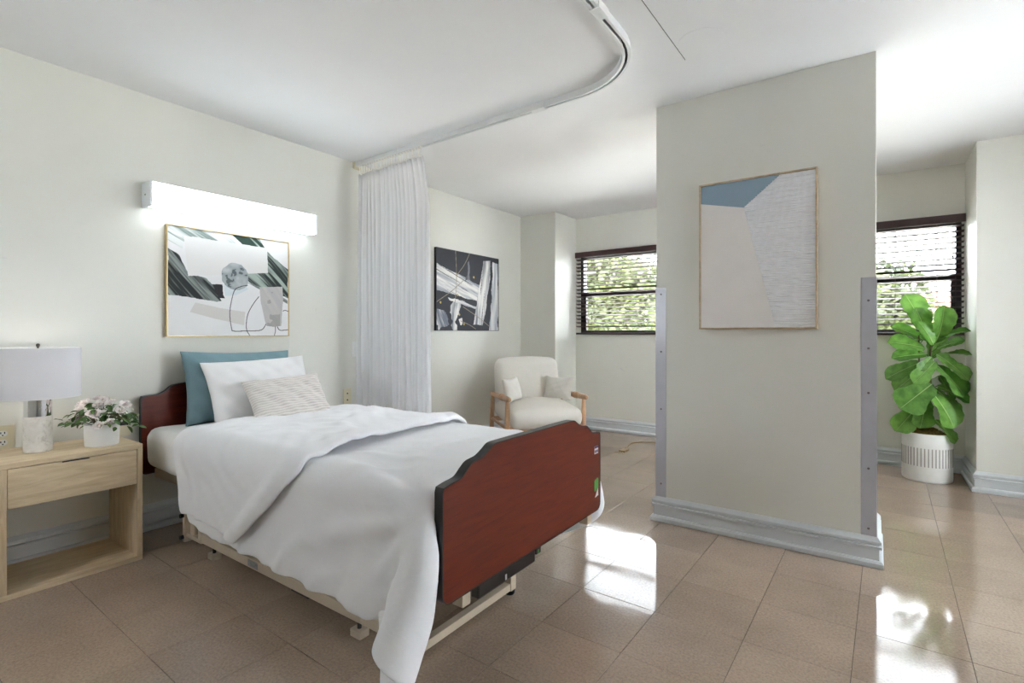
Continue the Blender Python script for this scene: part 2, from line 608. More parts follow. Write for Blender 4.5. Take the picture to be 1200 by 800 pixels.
for i in range(-14, 16):
    for j in range(-18, 12):
        lx, ly = (i + 0.5) * PITCH, (j + 0.5) * PITCH
        cx, cy = TX0 + lx * ca - ly * sa, TY0 + lx * sa + ly * ca
        quad = [(cx + (a * ca - b * sa), cy + (a * sa + b * ca)) for a, b in ((-hw, -hw), (hw, -hw), (hw, hw), (-hw, hw))]
        cl = clip_room(quad)
        if len(cl) < 3: continue
        area = abs(sum(cl[k][0] * cl[(k + 1) % len(cl)][1] - cl[(k + 1) % len(cl)][0] * cl[k][1] for k in range(len(cl)))) / 2
        if area < 2e-4: continue
        vis = any(in_frame(*p) for p in cl) or in_frame(cx, cy)
        hid = all(CX0 < p[0] < CX1 and CY0 < p[1] < CY1 for p in cl)
        if not vis or hid:
            rest.prism(cl, 'z', -0.0025, 0.0)
            continue
        ntile += 1
        if area > (2 * hw) ** 2 * 0.999:
            if tile_mesh is None:
                t0 = MB()
                e = 0.0008
                lo = [(-hw, -hw), (hw, -hw), (hw, hw), (-hw, hw)]
                hi = [(-hw + e, -hw + e), (hw - e, -hw + e), (hw - e, hw - e), (-hw + e, hw - e)]
                vs = [(x, y, -0.0025) for x, y in lo] + [(x, y, -0.0006) for x, y in lo] + [(x, y, 0.0) for x, y in hi]
                fs = [(3, 2, 1, 0), (8, 9, 10, 11)] + [(a, (a + 1) % 4, 4 + (a + 1) % 4, 4 + a) for a in range(4)] + [(4 + a, 4 + (a + 1) % 4, 8 + (a + 1) % 4, 8 + a) for a in range(4)]
                t0.add(vs, fs)
                o = t0.build('tile', M['tile'], floor, world=False)
                tile_mesh = o.data
            else:
                o = bpy.data.objects.new('tile', tile_mesh)
                COL.objects.link(o)
                o.parent = floor
            o.location = (cx, cy, 0)
            o.rotation_euler = (0, 0, ROT)
        else:
            MB().prism(cl, 'z', -0.0025, 0.0).build('tile', M['tile'], floor)
ro = rest.build('tile_remainder', M['tile'], floor)
ro['kind'] = 'stuff'
print('TILES', ntile)

ceiling = struct(MB().box(XL - T, XR + T, YREAR - T, YB + T, H, H + 0.12).build('ceiling', M['ceiling']), 'smooth white plaster ceiling')
# plaster seam with its round patch
MB().prism([(-0.770, 1.2), (-0.7675, 1.2), (-0.7535, 2.52), (-0.756, 2.525)], 'z', H - 0.0015, H).build('seam', M['seam'], ceiling)
pp = MB()
pp.lathe([(0.10, H), (0.10, H - 0.0012), (0.085, H - 0.003), (0.0, H - 0.0032)], 40, (-0.645, 2.40, 0))
pp.build('plaster_patch', M['ceiling'], ceiling, smooth=30)

struct(MB().box(XL - T, XL, YREAR - T, YB + T, 0, H).build('wall_left', M['wall']), 'cream painted wall behind the bed')
# side wall with two windows added for fill light, out of the picture
FILL_SW = ((1.38, 1.85, 1.05, 1.90), (2.90, 3.60, 0.30, 2.20))      # y0 y1 z0 z1
b = MB()
ys = [YREAR - T, FILL_SW[0][0], FILL_SW[0][1], FILL_SW[1][0], FILL_SW[1][1], YB + T]
for k in (0, 2, 4):
    b.box(XR, XR + T, ys[k], ys[k + 1], 0, H)
for w in FILL_SW:
    b.box(XR, XR + T, w[0], w[1], 0, w[2])
    b.box(XR, XR + T, w[0], w[1], w[3], H)
struct(b.build('wall_right', M['wall']), 'cream painted side wall with two added fill light windows')
# window wall with two openings
b = MB()
xs = [XL, W1[0], W1[1], W2[0], W2[1], XR]
b.box(xs[0], xs[1], YB, YB + T, 0, H)
b.box(xs[2], xs[3], YB, YB + T, 0, H)
b.box(xs[4], xs[5], YB, YB + T, 0, H)
for w in (W1, W2):
    b.box(w[0], w[1], YB, YB + T, 0, w[2])
    b.box(w[0], w[1], YB, YB + T, w[3], H)
struct(b.build('wall_back', M['wall']), 'cream wall with two dark framed windows')
struct(MB().box(XL, XP, YP, YB, 0, H).build('wall_back_left', M['wall']), 'shallow pier in the corner behind the armchair')
struct(MB().box(XQ, XR, YQ, YB, 0, H).build('wall_back_right', M['wall']), 'wall pier beside the fig plant')
FILL_W5 = (-2.60, -2.05, 1.15, 1.75)  # rear opening added to let in fill light
b = MB()
b.box(XL, FILL_W5[0], YREAR - T, YREAR, 0, H)
b.box(FILL_W5[1], XR, YREAR - T, YREAR, 0, H)
b.box(FILL_W5[0], FILL_W5[1], YREAR - T, YREAR, 0, FILL_W5[2])
b.box(FILL_W5[0], FILL_W5[1], YREAR - T, YREAR, FILL_W5[3], H)
struct(b.build('wall_rear', M['wall']), 'cream wall opposite the two windows')

part = MB().box(CX0, CX1, CY0, CY1, 0, H).build('wall_partition', M['wall'], bevel=0.003)
struct(part, 'free standing cream wall stub carrying the blue and white panel')
GZ0, GZ1, GW, GT = 0.136, 1.365, 0.060, 0.003
scr = MB().lathe([(0.0055, 0), (0.0055, 0.0015), (0.003, 0.003), (0, 0.0032)], 10).build('screw', M['screw'], None, smooth=40)
first_screw = [True]
def place_screw(guard, p, rot):
    if first_screw[0]:
        scr.parent = guard
        scr.location = p
        scr.rotation_euler = rot
        first_screw[0] = False
    else:
        inst(scr, guard, p, rot)
for side, zs in ((-1, (1.326, 0.99, 0.654, 0.217)), (1, (1.254, 1.027, 0.816, 0.458, 0.174))):
    x = CX0 if side < 0 else CX1
    g = MB()
    if side < 0:
        poly = [(x - GT, CY0 - GT), (x + GW, CY0 - GT), (x + GW, CY0), (x, CY0), (x, CY0 + GW), (x - GT, CY0 + GW)]
    else:
        poly = [(x + GT, CY0 - GT), (x - GW, CY0 - GT), (x - GW, CY0), (x, CY0), (x, CY0 + GW), (x + GT, CY0 + GW)]
    g.prism(poly, 'z', GZ0, GZ1)
    go = g.build('corner_guard', M['guard'], part, bevel=0.001)
    go['label'] = 'pale grey corner guard held by screws'
    for z in zs:
        place_screw(go, (x - side * 0.030, CY0 - GT, z), (R(90), 0, 0))

# baseboards
BB = [(0, 0), (0.027, 0), (0.029, 0.004), (0.029, 0.022), (0.022, 0.031), (0.012, 0.033), (0.012, 0.084), (0.022, 0.088), (0.022, 0.098),
      (0.012, 0.101), (0.012, 0.106), (0.020, 0.110), (0.020, 0.121), (0.012, 0.131), (0.005, 0.140), (0, 0.140)]
struct(MB().sweep([(XL, YREAR), (XL, YP)], BB).build('baseboard_left', M['baseboard'], smooth=35), 'grey white moulded baseboard along the bed wall')
struct(MB().sweep([(XL, YP), (XP, YP), (XP, YB), (XQ, YB), (XQ, YQ), (XR, YQ)], BB).build('baseboard_back', M['baseboard'], smooth=35), 'grey white moulded baseboard under the windows')
struct(MB().sweep([(CX0, CY0), (CX1, CY0), (CX1, CY1), (CX0, CY1)], BB, closed=True).build('baseboard_partition', M['baseboard'], smooth=35), 'grey white moulded baseboard around the wall stub')
struct(MB().sweep([(XR, YQ), (XR, YREAR), (XL, YREAR)], BB).build('baseboard_right', M['baseboard'], smooth=35), 'grey white moulded baseboard along the near walls')

# ------------------------------------------------------------------ windows
def window(name, w, y0, depth, label, split='h'):
    x0, x1, z0, z1 = w
    e = empty(name, ((x0 + x1) / 2, y0, z0))
    struct(e, label)
    f = 0.035
    y1 = y0 + depth
    MB().box(x0, x0 + f, y0, y1, z0, z1).build('jamb', M['darkframe'], e, bevel=0.003)
    MB().box(x1 - f, x1, y0, y1, z0, z1).build('jamb', M['darkframe'], e, bevel=0.003)
    MB().box(x0 + f, x1 - f, y0, y1, z1 - f, z1).build('head_rail', M['darkframe'], e, bevel=0.003)
    MB().box(x0 + f, x1 - f, y0, y1, z0, z0 + 0.045).build('sill_rail', M['darkframe'], e, bevel=0.003)
    zm = 1.548 if y0 > 0 else (z0 + z1) / 2
    if split == 'h':
        MB().box(x0 + f, x1 - f, y0 + 0.004, y1, zm - 0.024, zm + 0.024).build('meeting_rail', M['darkframe'], e, bevel=0.003)
        for xa in (x0 + f, x1 - f - 0.03):
            MB().box(xa, xa + 0.03, y0 + 0.006, y0 + depth * 0.6, z0 + 0.045, zm - 0.024).build('sash_stile', M['darkframe'], e, bevel=0.002)
        MB().box(x0 + f + .03, x1 - f - .03, y0 + depth * 0.3, y0 + depth * 0.3 + 0.005, z0 + 0.045, zm - 0.024).build('pane', M['glass'], e)
        MB().box(x0 + f, x1 - f, y0 + depth * 0.7, y0 + depth * 0.7 + 0.005, zm + 0.024, z1 - f).build('pane', M['glass'], e)
    return e
window('window_1', W1, YB + 0.015, 0.07, 'dark framed sash window behind the armchair')
window('window_2', W2, YB + 0.015, 0.07, 'dark framed sash window behind the fig plant')
window('fill_window_5', FILL_W5, YREAR - 0.11, 0.07, 'small added window for fill light behind the photographer')
def fill_side_window(name, w, label):  # unseen windows, added to bring in fill light from the side
    y0, y1, z0, z1 = w
    e = empty(name, (XR + 0.05, (y0 + y1) / 2, z0))
    struct(e, label)
    xa, xb, f = XR + 0.02, XR + 0.09, 0.035
    for b_ in ((xa, xb, y0, y0 + f, z0, z1), (xa, xb, y1 - f, y1, z0, z1)):
        MB().box(*b_).build('jamb', M['darkframe'], e, bevel=0.003)
    for b_ in ((xa, xb, y0 + f, y1 - f, z1 - f, z1), (xa, xb, y0 + f, y1 - f, z0, z0 + f), (xa, xb, y0 + f, y1 - f, (z0 + z1) / 2 - 0.02, (z0 + z1) / 2 + 0.02)):
        MB().box(*b_).build('rail', M['darkframe'], e, bevel=0.003)
    for za, zb in ((z0 + f, (z0 + z1) / 2 - 0.02), ((z0 + z1) / 2 + 0.02, z1 - f)):
        MB().box(xa + 0.03, xa + 0.035, y0 + f, y1 - f, za, zb).build('pane', M['glass'], e)
fill_side_window('fill_window_3', FILL_SW[0], 'added fill light window in the side wall near the photographer')
fill_side_window('fill_window_4', FILL_SW[1], 'added fill light window in the side wall near the fig plant')

def blind(x0, x1, label, cord_x, tassel):
    y = 5.283
    e = empty('window_blind', ((x0 + x1) / 2, y, 1.07))
    tag(e, label, 'blind', 'wooden slat blinds')
    MB().box(x0, x1, y - 0.033, y - 0.022, 1.962, 2.026).build('valance', M['blind'], e, bevel=0.002)
    MB().box(x0 + 0.004, x1 - 0.004, y - 0.022, YB - 0.001, 1.985, 2.02).build('headrail', M['blind'], e)
    L = x1 - x0 - 0.016
    z = 1.940
    s = MB()
    prof = [(-0.019, 0.0), (-0.010, 0.002), (0, 0.0026), (0.010, 0.002), (0.019, 0.0), (0.019, -0.004), (0, -0.0018), (-0.019, -0.004)]
    s.prism(prof, 'x', -L / 2, L / 2)
    sl = None
    k = 0
    while z > 1.135:
        if sl is None:
            sl = s.build('slat', M['blind'], e, world=False, smooth=40)
            o = sl
        else:
            o = inst(sl, e, (0, 0, 0))
        o.location = (random.uniform(-0.001, 0.001), 0, z - 1.07)
        o.rotation_euler = (R(-17 + random.uniform(-1.5, 1.5)), random.uniform(-0.0008, 0.0008), 0)
        z -= 0.0425
        k += 1
    MB().box(x0 + 0.008, x1 - 0.008, y - 0.024, y + 0.024, 1.082, 1.104).build('bottom_rail', M['blind'], e, bevel=0.003)
    for cxx in cord_x:
        MB().tube([(cxx, y - 0.026, 1.965), (cxx, y - 0.026, 1.10)], 0.0012, 6).build('ladder_cord', M['cord'], e)
        MB().tube([(cxx, y + 0.026, 1.965), (cxx, y + 0.026, 1.10)], 0.0012, 6).build('ladder_cord', M['cord'], e)
    c = MB().tube([(tassel, y - 0.036, 1.965), (tassel, y - 0.037, 1.80), (tassel, y - 0.036, 1.705)], 0.0016, 6).build('pull_cord', M['cord'], e)
    MB().lathe([(0.002, 0.03), (0.007, 0.022), (0.009, 0.0), (0.0, 0.0)], 12, (tassel, y - 0.036, 1.68)).build('tassel', M['blind'], c, smooth=40)
    return e
blind(-2.832, -1.02, 'dark brown slat blind on the window behind the armchair', (-2.62, -2.05, -1.28), -1.15)
blind(-0.93, 0.572, 'dark brown slat blind with pull cord above the fig plant', (-0.74, 0.135, 0.40), 0.495)

# ------------------------------------------------------------------ outdoors
gz = -3.3
g = MB().add([(-60, YB + 2, gz), (60, YB + 2, gz), (60, 90, gz), (-60, 90, gz)], [(0, 1, 2, 3)]).build('ground', M['bounce_ground'])
struct(g, 'unseen ground far below the windows, made pale to bounce light in')

def tree(x, y, top, rad, n, leafm, label, squash=0.9, seed=1):
    rg = np.random.default_rng(seed)
    e = empty('leafy_tree', (x, y, gz))
    tag(e, label, 'tree', 'trees outside the windows')
    tk = MB()
    cz = top - rad * squash
    tk.tube([(x, y, gz), (x + 0.1, y, gz + 1.4), (x - 0.05, y + 0.1, cz - 0.2), (x, y, cz + 0.4)], [0.20, 0.15, 0.11, 0.05], 10)
    tk.build('trunk', M['bark'], e, smooth=60)
    cl = []
    nb = 16
    for k in range(nb):
        d = rg.normal(size=3); d /= np.linalg.norm(d)
        r = rad * (0.45 + 0.45 * rg.random())
        c = np.array([x, y, cz]) + d * np.array([r, r, r * squash])
        cl.append((c, rad * (0.26 + 0.16 * rg.random())))
        br = MB().tube([(x, y, cz - 0.5 * rad), ((x + c[0]) / 2, (y + c[1]) / 2, (cz + c[2]) / 2 - 0.15), tuple(c)], [0.06, 0.035, 0.012], 6)
        br.build('branch', M['bark'], e, smooth=60)
    vs, fs = [], []
    per = n // nb
    for c, r in cl:
        dd = rg.normal(size=(per, 3)); dd /= np.linalg.norm(dd, axis=1)[:, None]
        P = c + dd * (r * (0.35 + 0.75 * rg.random((per, 1)) ** 0.6))
        for p in P:
            a = rg.normal(size=3); a /= np.linalg.norm(a)
            bb = np.cross(a, rg.normal(size=3)); bb /= np.linalg.norm(bb)
            s = 0.07 + 0.05 * rg.random()
            o = len(vs)
            nn = np.cross(a, bb) * 0.012
            vs += [tuple(p - a * s), tuple(p + bb * s * 0.5 + nn), tuple(p + a * s), tuple(p - bb * s * 0.5 + nn)]
            fs += [(o, o + 1, o + 2), (o, o + 2, o + 3)]
    me = bpy.data.meshes.new('foliage')
    me.from_pydata([(vx - x, vy - y, vz - gz) for vx, vy, vz in vs], [], fs)
    f = link('foliage', me, leafm, e)
    f['kind'] = 'stuff'
    return e
tree(-5.0, 11.6, 3.5, 1.75, 9000, M['tree_leaf'], 'tall yellow green tree filling the window behind the armchair', seed=3)
tree(-9.2, 14.5, 2.7, 1.9, 7000, M['tree_leaf2'], 'grey green tree at the left edge of the armchair window', seed=5)
tree(-5.6, 18.5, 4.0, 2.2, 7000, M['tree_leaf2'], 'grey green tree standing behind the tall yellow green tree', seed=6)
tree(-0.2, 11.5, 2.3, 1.45, 7000, M['tree_leaf'], 'yellow green tree rising to half of the fig plant window', seed=8)
tree(2.4, 15.2, 2.2, 1.4, 6000, M['tree_leaf'], 'low yellow green tree right of the fig plant window', seed=9)
tree(-1.2, 17.0, 2.6, 1.6, 6000, M['tree_leaf2'], 'grey green tree hidden mostly by the wall stub', seed=10)

hs = empty('far_house', (0.0, 21.0, gz))
tag(hs, 'pink house with red roof behind the trees', 'house')
MB().box(-3.0, 2.5, 20, 24, gz, 1.45).build('house_wall', M['house_wall'], hs)
MB().prism([(19.6, 1.45), (24.4, 1.45), (22, 2.5)], 'x', -3.3, 2.8).build('house_roof', M['house_roof'], hs)
for k in range(3):
    xx = -2.2 + k * 1.6
    MB().box(xx, xx + 0.8, 19.97, 20.05, 0.1, 1.1).build('house_window', M['darkframe'], hs)

# ------------------------------------------------------------------ cloth solver (grid, position based)
def rbox(c, h, r):
    c = np.array(c); h = np.array(h) - r
    def f(P, th):
        d = P - c
        q = np.abs(d) - h
        qm = np.maximum(q, 0)
        ln = np.linalg.norm(qm, axis=1)
        sd = ln + np.minimum(q.max(axis=1), 0) - r
        hit = sd < th
        if not hit.any(): return hit
        n = np.zeros_like(P)
        out = ln > 1e-9
        n[out] = np.sign(d[out]) * qm[out] / ln[out][:, None]
        ins = ~out
        if ins.any():
            ax = q[ins].argmax(axis=1)
            idx = np.where(ins)[0]
            n[idx, ax] = np.sign(d[idx, ax])
        P[hit] += n[hit] * (th - sd[hit])[:, None]
        return hit
    return f

def drape(P, rest, cols, thick, steps=140, iters=10, floor_z=0.012, pins=None, bend=0.25, damp=0.985, mu=0.5, g=9.8, dt=1 / 60):
    """P (m, n, 3) start, rest (m, n, 3) layout giving rest lengths."""
    m, n, _ = P.shape
    P = P.copy(); Q = P.copy()
    def L(sa_, sb_):
        return np.linalg.norm(rest[sb_] - rest[sa_], axis=-1)
    cons = []
    def addc(di, dj, stiff, comp=True):
        # split into non-overlapping batches along the main direction
        ii, jj = np.meshgrid(np.arange(m), np.arange(n), indexing='ij')
        ok = (ii + di < m) & (jj + dj < n) & (jj + dj >= 0)
        ii, jj = ii[ok], jj[ok]
        key = (ii // max(di, 1)) % 2 if di > 0 else (jj // max(abs(dj), 1)) % 2
        for k in (0, 1):
            a = ii[key == k] * n + jj[key == k]
            bq = (ii[key == k] + di) * n + jj[key == k] + dj
            Rf = rest.reshape(-1, 3)
            ln = np.linalg.norm(Rf[bq] - Rf[a], axis=1)
            cons.append((a, bq, ln, stiff))
    addc(1, 0, 1.0); addc(0, 1, 1.0)
    addc(1, 1, 0.5); addc(1, -1, 0.5)
    addc(2, 0, bend); addc(0, 2, bend)
    addc(4, 0, bend * 0.3); addc(0, 4, bend * 0.3)
    F = P.reshape(-1, 3); G = Q.reshape(-1, 3)
    pin = None if pins is None else pins.reshape(-1)
    pinpos = None if pin is None else F[pin].copy()
    for st in range(steps):
        V = (F - G) * damp
        sp = np.linalg.norm(V, axis=1, keepdims=True)
        V *= np.minimum(1, 0.02 / np.maximum(sp, 1e-9))
        G[:] = F
        F += V
        F[:, 2] -= g * dt * dt
        for it in range(iters):
            for a, bq, ln, k in cons:
                d = F[bq] - F[a]
                l = np.linalg.norm(d, axis=1)
                cr = d * (((l - ln) / np.maximum(l, 1e-9)) * 0.5 * k)[:, None]
                F[a] += cr
                F[bq] -= cr
            if pin is not None:
                F[pin] = pinpos
            if it % 3 == 2 or it == iters - 1:
                hit = np.zeros(len(F), bool)
                for c in cols:
                    hit |= c(F, thick)
                lo = F[:, 2] < floor_z
                F[lo, 2] = floor_z
                hit |= lo
                if pin is not None:
                    F[pin] = pinpos
        G[hit] += (F[hit] - G[hit]) * mu
    return F.reshape(m, n, 3)

def grid_obj(name, P, mat, parent, subsurf=1, solid=0.01, noise=None):
    m, n, _ = P.shape
    off = Vector((0, 0, 0))
    p = parent
    while p is not None:
        off = off + p.location
        p = p.parent
    vs = (P.reshape(-1, 3) - np.array(off)).tolist()
    fs = [(i * n + j, (i + 1) * n + j, (i + 1) * n + j + 1, i * n + j + 1) for i in range(m - 1) for j in range(n - 1)]
    me = bpy.data.meshes.new(name)
    me.from_pydata(vs, [], fs)
    return link(name, me, mat, parent, smooth=180, subsurf=subsurf, solid=solid)

# ------------------------------------------------------------------ bed
def fbm(U, V, seed, sc, oct=4):
    """value noise on arrays."""
    rg = np.random.default_rng(seed)
    out = np.zeros_like(U); amp = 1.0; tot = 0
    for o in range(oct):
        g = rg.random((64, 64))
        x = (U * sc[0] * 2 ** o) % 63; y = (V * sc[1] * 2 ** o) % 63
        xi, yi = x.astype(int), y.astype(int)
        fx, fy = x - xi, y - yi
        fx = fx * fx * (3 - 2 * fx); fy = fy * fy * (3 - 2 * fy)
        a = g[yi, xi] * (1 - fx) + g[yi, (xi + 1) % 64] * fx
        c = g[(yi + 1) % 64, xi] * (1 - fx) + g[(yi + 1) % 64, (xi + 1) % 64] * fx
        out += amp * (a * (1 - fy) + c * fy); tot += amp; amp *= 0.5
    return out / tot

def creases(A, B, seed, ang, freq, sharp=3.0, warp=0.5):
    """soft fold lines: ridges across direction ang, broken up by noise"""
    a = R(ang)
    w = A * math.sin(a) + B * math.cos(a)
    al = A * math.cos(a) - B * math.sin(a)
    w = w + warp / freq * (fbm(A + 7, B + 7, seed, (2.2, 2.2), 3) - 0.5) * 4
    t = (w * freq) % 1.0
    r = (1 - np.abs(2 * t - 1)) ** sharp
    k = np.clip((fbm(A + 5, B + 5, seed + 1, (2.6, 2.6), 3) - 0.42) * 4, 0, 1)
    return r * k
def displace(P, D):
    du = np.gradient(P, axis=0); dv = np.gradient(P, axis=1)
    n_ = np.cross(du, dv)
    n_ /= np.maximum(np.linalg.norm(n_, axis=-1, keepdims=True), 1e-9)
    if n_[..., 2].mean() < 0: n_ = -n_
    return P + n_ * D[..., None]
MX0, MX1, MY0, MY1, MZ0, MZ1 = -3.235, -1.125, 1.105, 2.145, 0.37, 0.585
bed = empty('hospital_bed', (-2.15, 1.64, 0))
tag(bed, 'adjustable bed with cherry wood headboard and footboard and beige frame', 'bed')
YM = 1.655
def sym(pts):
    return pts + [(2 * YM - y, z) for y, z in reversed(pts)]
def round_low(y, z, r, n=5):
    return [(y + r - r * math.cos(a), z + r - r * math.sin(a)) for a in [R(90) * (1 - k / n) for k in range(n + 1)]]
def ogee(pts, n=6):
    """smooth a shoulder line with Catmull-Rom."""
    out = []
    q = [pts[0]] + pts + [pts[-1]]
    for i in range(1, len(q) - 2):
        p0, p1, p2, p3 = q[i - 1], q[i], q[i + 1], q[i + 2]
        for k in range(n):
            t = k / n
            out.append(tuple(0.5 * (2 * p1[a] + (p2[a] - p0[a]) * t + (2 * p0[a] - 5 * p1[a] + 4 * p2[a] - p3[a]) * t * t + (3 * p1[a] - p0[a] - 3 * p2[a] + p3[a]) * t ** 3) for a in (0, 1)))
    out.append(pts[-1])
    return out
def board(name, x0, x1, left_pts, label):
    half = sym(left_pts)
    n = MB().prism(half, 'x', x0 + 0.0012, x1 - 0.0012).build(name, M['cherry'], bed)
    # rubber edge around the outline
    ys = [p[0] for p in half]; zs = [p[1] for p in half]
    eb = MB()
    k = len(half)
    P = [Vector(p) for p in half]
    outer = []
    for i in range(k):
        a = (P[i] - P[i - 1]).normalized(); bq = (P[(i + 1) % k] - P[i]).normalized()
        na = Vector((-a.y, a.x)); nb = Vector((-bq.y, bq.x))
        mt = (na + nb).normalized()
        outer.append(P[i] + mt * 0.004 / max(0.5, mt.dot(na)))
    area = sum(P[i].x * P[(i + 1) % k].y - P[(i + 1) % k].x * P[i].y for i in range(k))
    if area > 0:
        outer = [P[i] * 2 - outer[i] for i in range(k)]
    vs = []
    for x in (x0, x1):
        vs += [(x, p.x, p.y) for p in P] + [(x, q.x, q.y) for q in outer]
    fs = []
    for i in range(k):
        j = (i + 1) % k
        fs += [(i, j, k + j, k + i), (2 * k + i, 3 * k + i, 3 * k + j, 2 * k + j), (k + i, k + j, 3 * k + j, 3 * k + i), (i, 2 * k + i, 2 * k + j, j)]
    eb.add(vs, fs)
    e = eb.build('edge_band', M['black'], n, smooth=40)
    e['label'] = 'black edge band'
    n['label'] = label
    return n
foot_left = round_low(1.124, 0.285, 0.03)
foot_left = [(1.180, 0.285)] + foot_left
foot_left += [(1.124, 0.622)] + ogee([(1.128, 0.634), (1.16, 0.640), (1.205, 0.647), (1.235, 0.668), (1.262, 0.684), (1.31, 0.692), (1.345, 0.708), (1.375, 0.723), (1.42, 0.725)])
def fixorder(p):
    return p
fb = board('footboard', -1.080, -1.047, foot_left, 'cherry footboard with stepped top and black edge')
head_left = [(1.180, 0.33)] + round_low(1.108, 0.33, 0.02) + [(1.108, 0.735)] + ogee([(1.114, 0.750), (1.15, 0.753), (1.19, 0.756), (1.225, 0.772), (1.255, 0.797), (1.29, 0.806), (1.33, 0.812), (1.37, 0.827), (1.42, 0.830)])
hb = board('headboard', -3.285, -3.255, head_left, 'cherry headboard behind the pillows')
bolt = MB().lathe([(0.0125, 0), (0.0125, 0.003), (0.009, 0.005), (0, 0.0052)], 14).build('bolt', M['black'], fb, smooth=40)
fo = bed.location
for k, (y, z) in enumerate(((1.226, 0.479), (1.226, 0.325), (2.111, 0.475), (2.111, 0.325))):
    o = bolt if k == 0 else inst(bolt, fb, (0, 0, 0))
    o.location = (-1.0482 - fo.x, y - fo.y, z - fo.z)
    o.rotation_euler = (0, R(90), 0)
# stickers on the footboard
sx = -1.0478
st = MB().box(sx, sx + 0.0008, 2.128, 2.166, 0.545, 0.580).build('sticker', M['sticker_white'], fb)
st['label'] = 'small white sticker with a blue strip'
MB().box(sx + 0.0008, sx + 0.0012, 2.128, 2.166, 0.570, 0.580).build('sticker_strip', M['sticker_blue'], fb)
for k in range(4):
    MB().box(sx + 0.0008, sx + 0.0012, 2.131 + k * 0.009, 2.137 + k * 0.009, 0.550, 0.562).build('sticker_mark', M['sticker_blue'], fb)
gs = MB().prism([(2.128, 0.375), (2.143, 0.372), (2.150, 0.380), (2.166, 0.384), (2.168, 0.425), (2.160, 0.432), (2.132, 0.425), (2.127, 0.418)], 'x', sx, sx + 0.0008).build('sticker', M['sticker_green'], fb)
gs['label'] = 'green bubble shaped sticker'
MB().prism([(2.134, 0.345), (2.168, 0.350), (2.164, 0.383), (2.155, 0.372)], 'x', sx, sx + 0.0008).build('sticker', M['sticker_white'], fb)

# frame of the bed
def bp(name, b_, mat='beige_metal', bevel=0.002, parent=None):
    return MB().box(*b_).build(name, M[mat], parent or bed, bevel=bevel)
NR, FR = 1.190, 1.800
for y in (NR, FR):
    rl = bp('lower_rail', (-2.72, -1.50, y - 0.014, y + 0.014, 0.062, 0.104))
    for x in (-2.63, -1.53):
        bp('foot', (x - 0.028, x + 0.028, y - 0.012, y + 0.03, 0.0, 0.028), 'beige_metal')
        MB().tube([(x, y + 0.008, 0.028), (x, y + 0.008, 0.07)], 0.008, 10).build('foot_stem', M['dark_metal'], bed)
    if y == NR:
        lp = bp('rating_plate', (-2.27, -2.19, y - 0.0155, y - 0.0138, 0.069, 0.098), 'grey_metal', 0.0)
for x in (-2.70, -2.10, -1.54):
    bp('cross_member', (x - 0.02, x + 0.02, NR + 0.014, FR - 0.014, 0.066, 0.100))
bp('cross_member', (-1.98, -1.86, NR + 0.014, FR - 0.014, 0.030, 0.045), 'dark_metal')
# head lifting mast: two round posts between plates
for x in (-2.83, -2.745):
    MB().tube([(x, 1.195, 0.075), (x, 1.195, 0.40)], 0.020, 16).build('mast_post', M['beige_metal'], bed, smooth=40)
bp('mast_plate', (-2.90, -2.880, 1.165, 1.235, 0.03, 0.38))
bp('mast_plate', (-2.81, -2.765, 1.198, 1.204, 0.12, 0.38))
bp('mast_plate', (-2.70, -2.675, 1.215, 1.265, 0.105, 0.37))
bp('mast_base', (-2.90, -2.72, 1.175, 1.225, 0.055, 0.075))
for z in (0.055, 0.165):
    MB().tube([(-2.892, 1.150, z), (-2.892, 1.166, z)], 0.011, 12).build('mast_bolt', M['black'], bed, smooth=40)
MB().tube([(-2.787, 1.188, 0.165), (-2.787, 1.199, 0.165)], 0.011, 12).build('mast_bolt', M['black'], bed, smooth=40)
for x in (-2.90,):
    for y in (FR,):
        bp('mast_plate', (x, x + 0.02, y - 0.03, y + 0.03, 0.03, 0.38))
# foot end: crossbar with post and bracket
MB().box(-1.275, -1.245, 1.20, 1.775, 0.020, 0.050).build('foot_crossbar', M['beige_metal'], bed, bevel=0.002)
for y in (1.215, 1.76):
    MB().box(-1.28, -1.24, y - 0.018, y + 0.018, 0.02, 0.36).build('foot_post', M['beige_metal'], bed, bevel=0.002)
    MB().lathe([(0.0, 0.0), (0.018, 0.0), (0.022, 0.006), (0.022, 0.018), (0.012, 0.022), (0, 0.022)], 16, (-1.26, y, 0.0)).build('glide', M['black'], bed, smooth=40)
MB().box(-1.50, -1.275, NR - 0.014, NR + 0.014, 0.062, 0.104).build('lower_rail', M['beige_metal'], bed, bevel=0.002)
# deck that carries the mattress
bp('deck_rail', (-3.22, -1.12, 1.155, 1.185, 0.315, 0.36))
bp('deck_rail', (-3.22, -1.12, 2.125, 2.155, 0.315, 0.36))
for k in range(9):
    x = -3.15 + k * 0.245
    bp('deck_slat', (x, x + 0.12, 1.185, 2.125, 0.335, 0.368), 'dark_metal')
# board brackets and the drive box under the footboard
for y in (1.27, 2.145):
    bp('board_bracket', (-1.125, -1.081, y - 0.02, y + 0.02, 0.215, 0.36))
    bp('bracket_cap', (-1.115, -1.09, y + 0.005, y + 0.038, 0.215, 0.27), 'black')
cb = bp('drive_box', (-1.19, -1.105, 1.36, 1.72, 0.188, 0.238), 'black', 0.006)
bp('drive_box_end', (-1.185, -1.10, 1.72, 1.755, 0.215, 0.245), 'black', 0.004, cb)
bp('drive_box_label', (-1.1052, -1.1044, 1.515, 1.525, 0.195, 0.215), 'sticker_white', 0, cb)
bp('drive_box_lamp', (-1.101, -1.099, 1.728, 1.738, 0.222, 0.234), 'sticker_green', 0, cb)

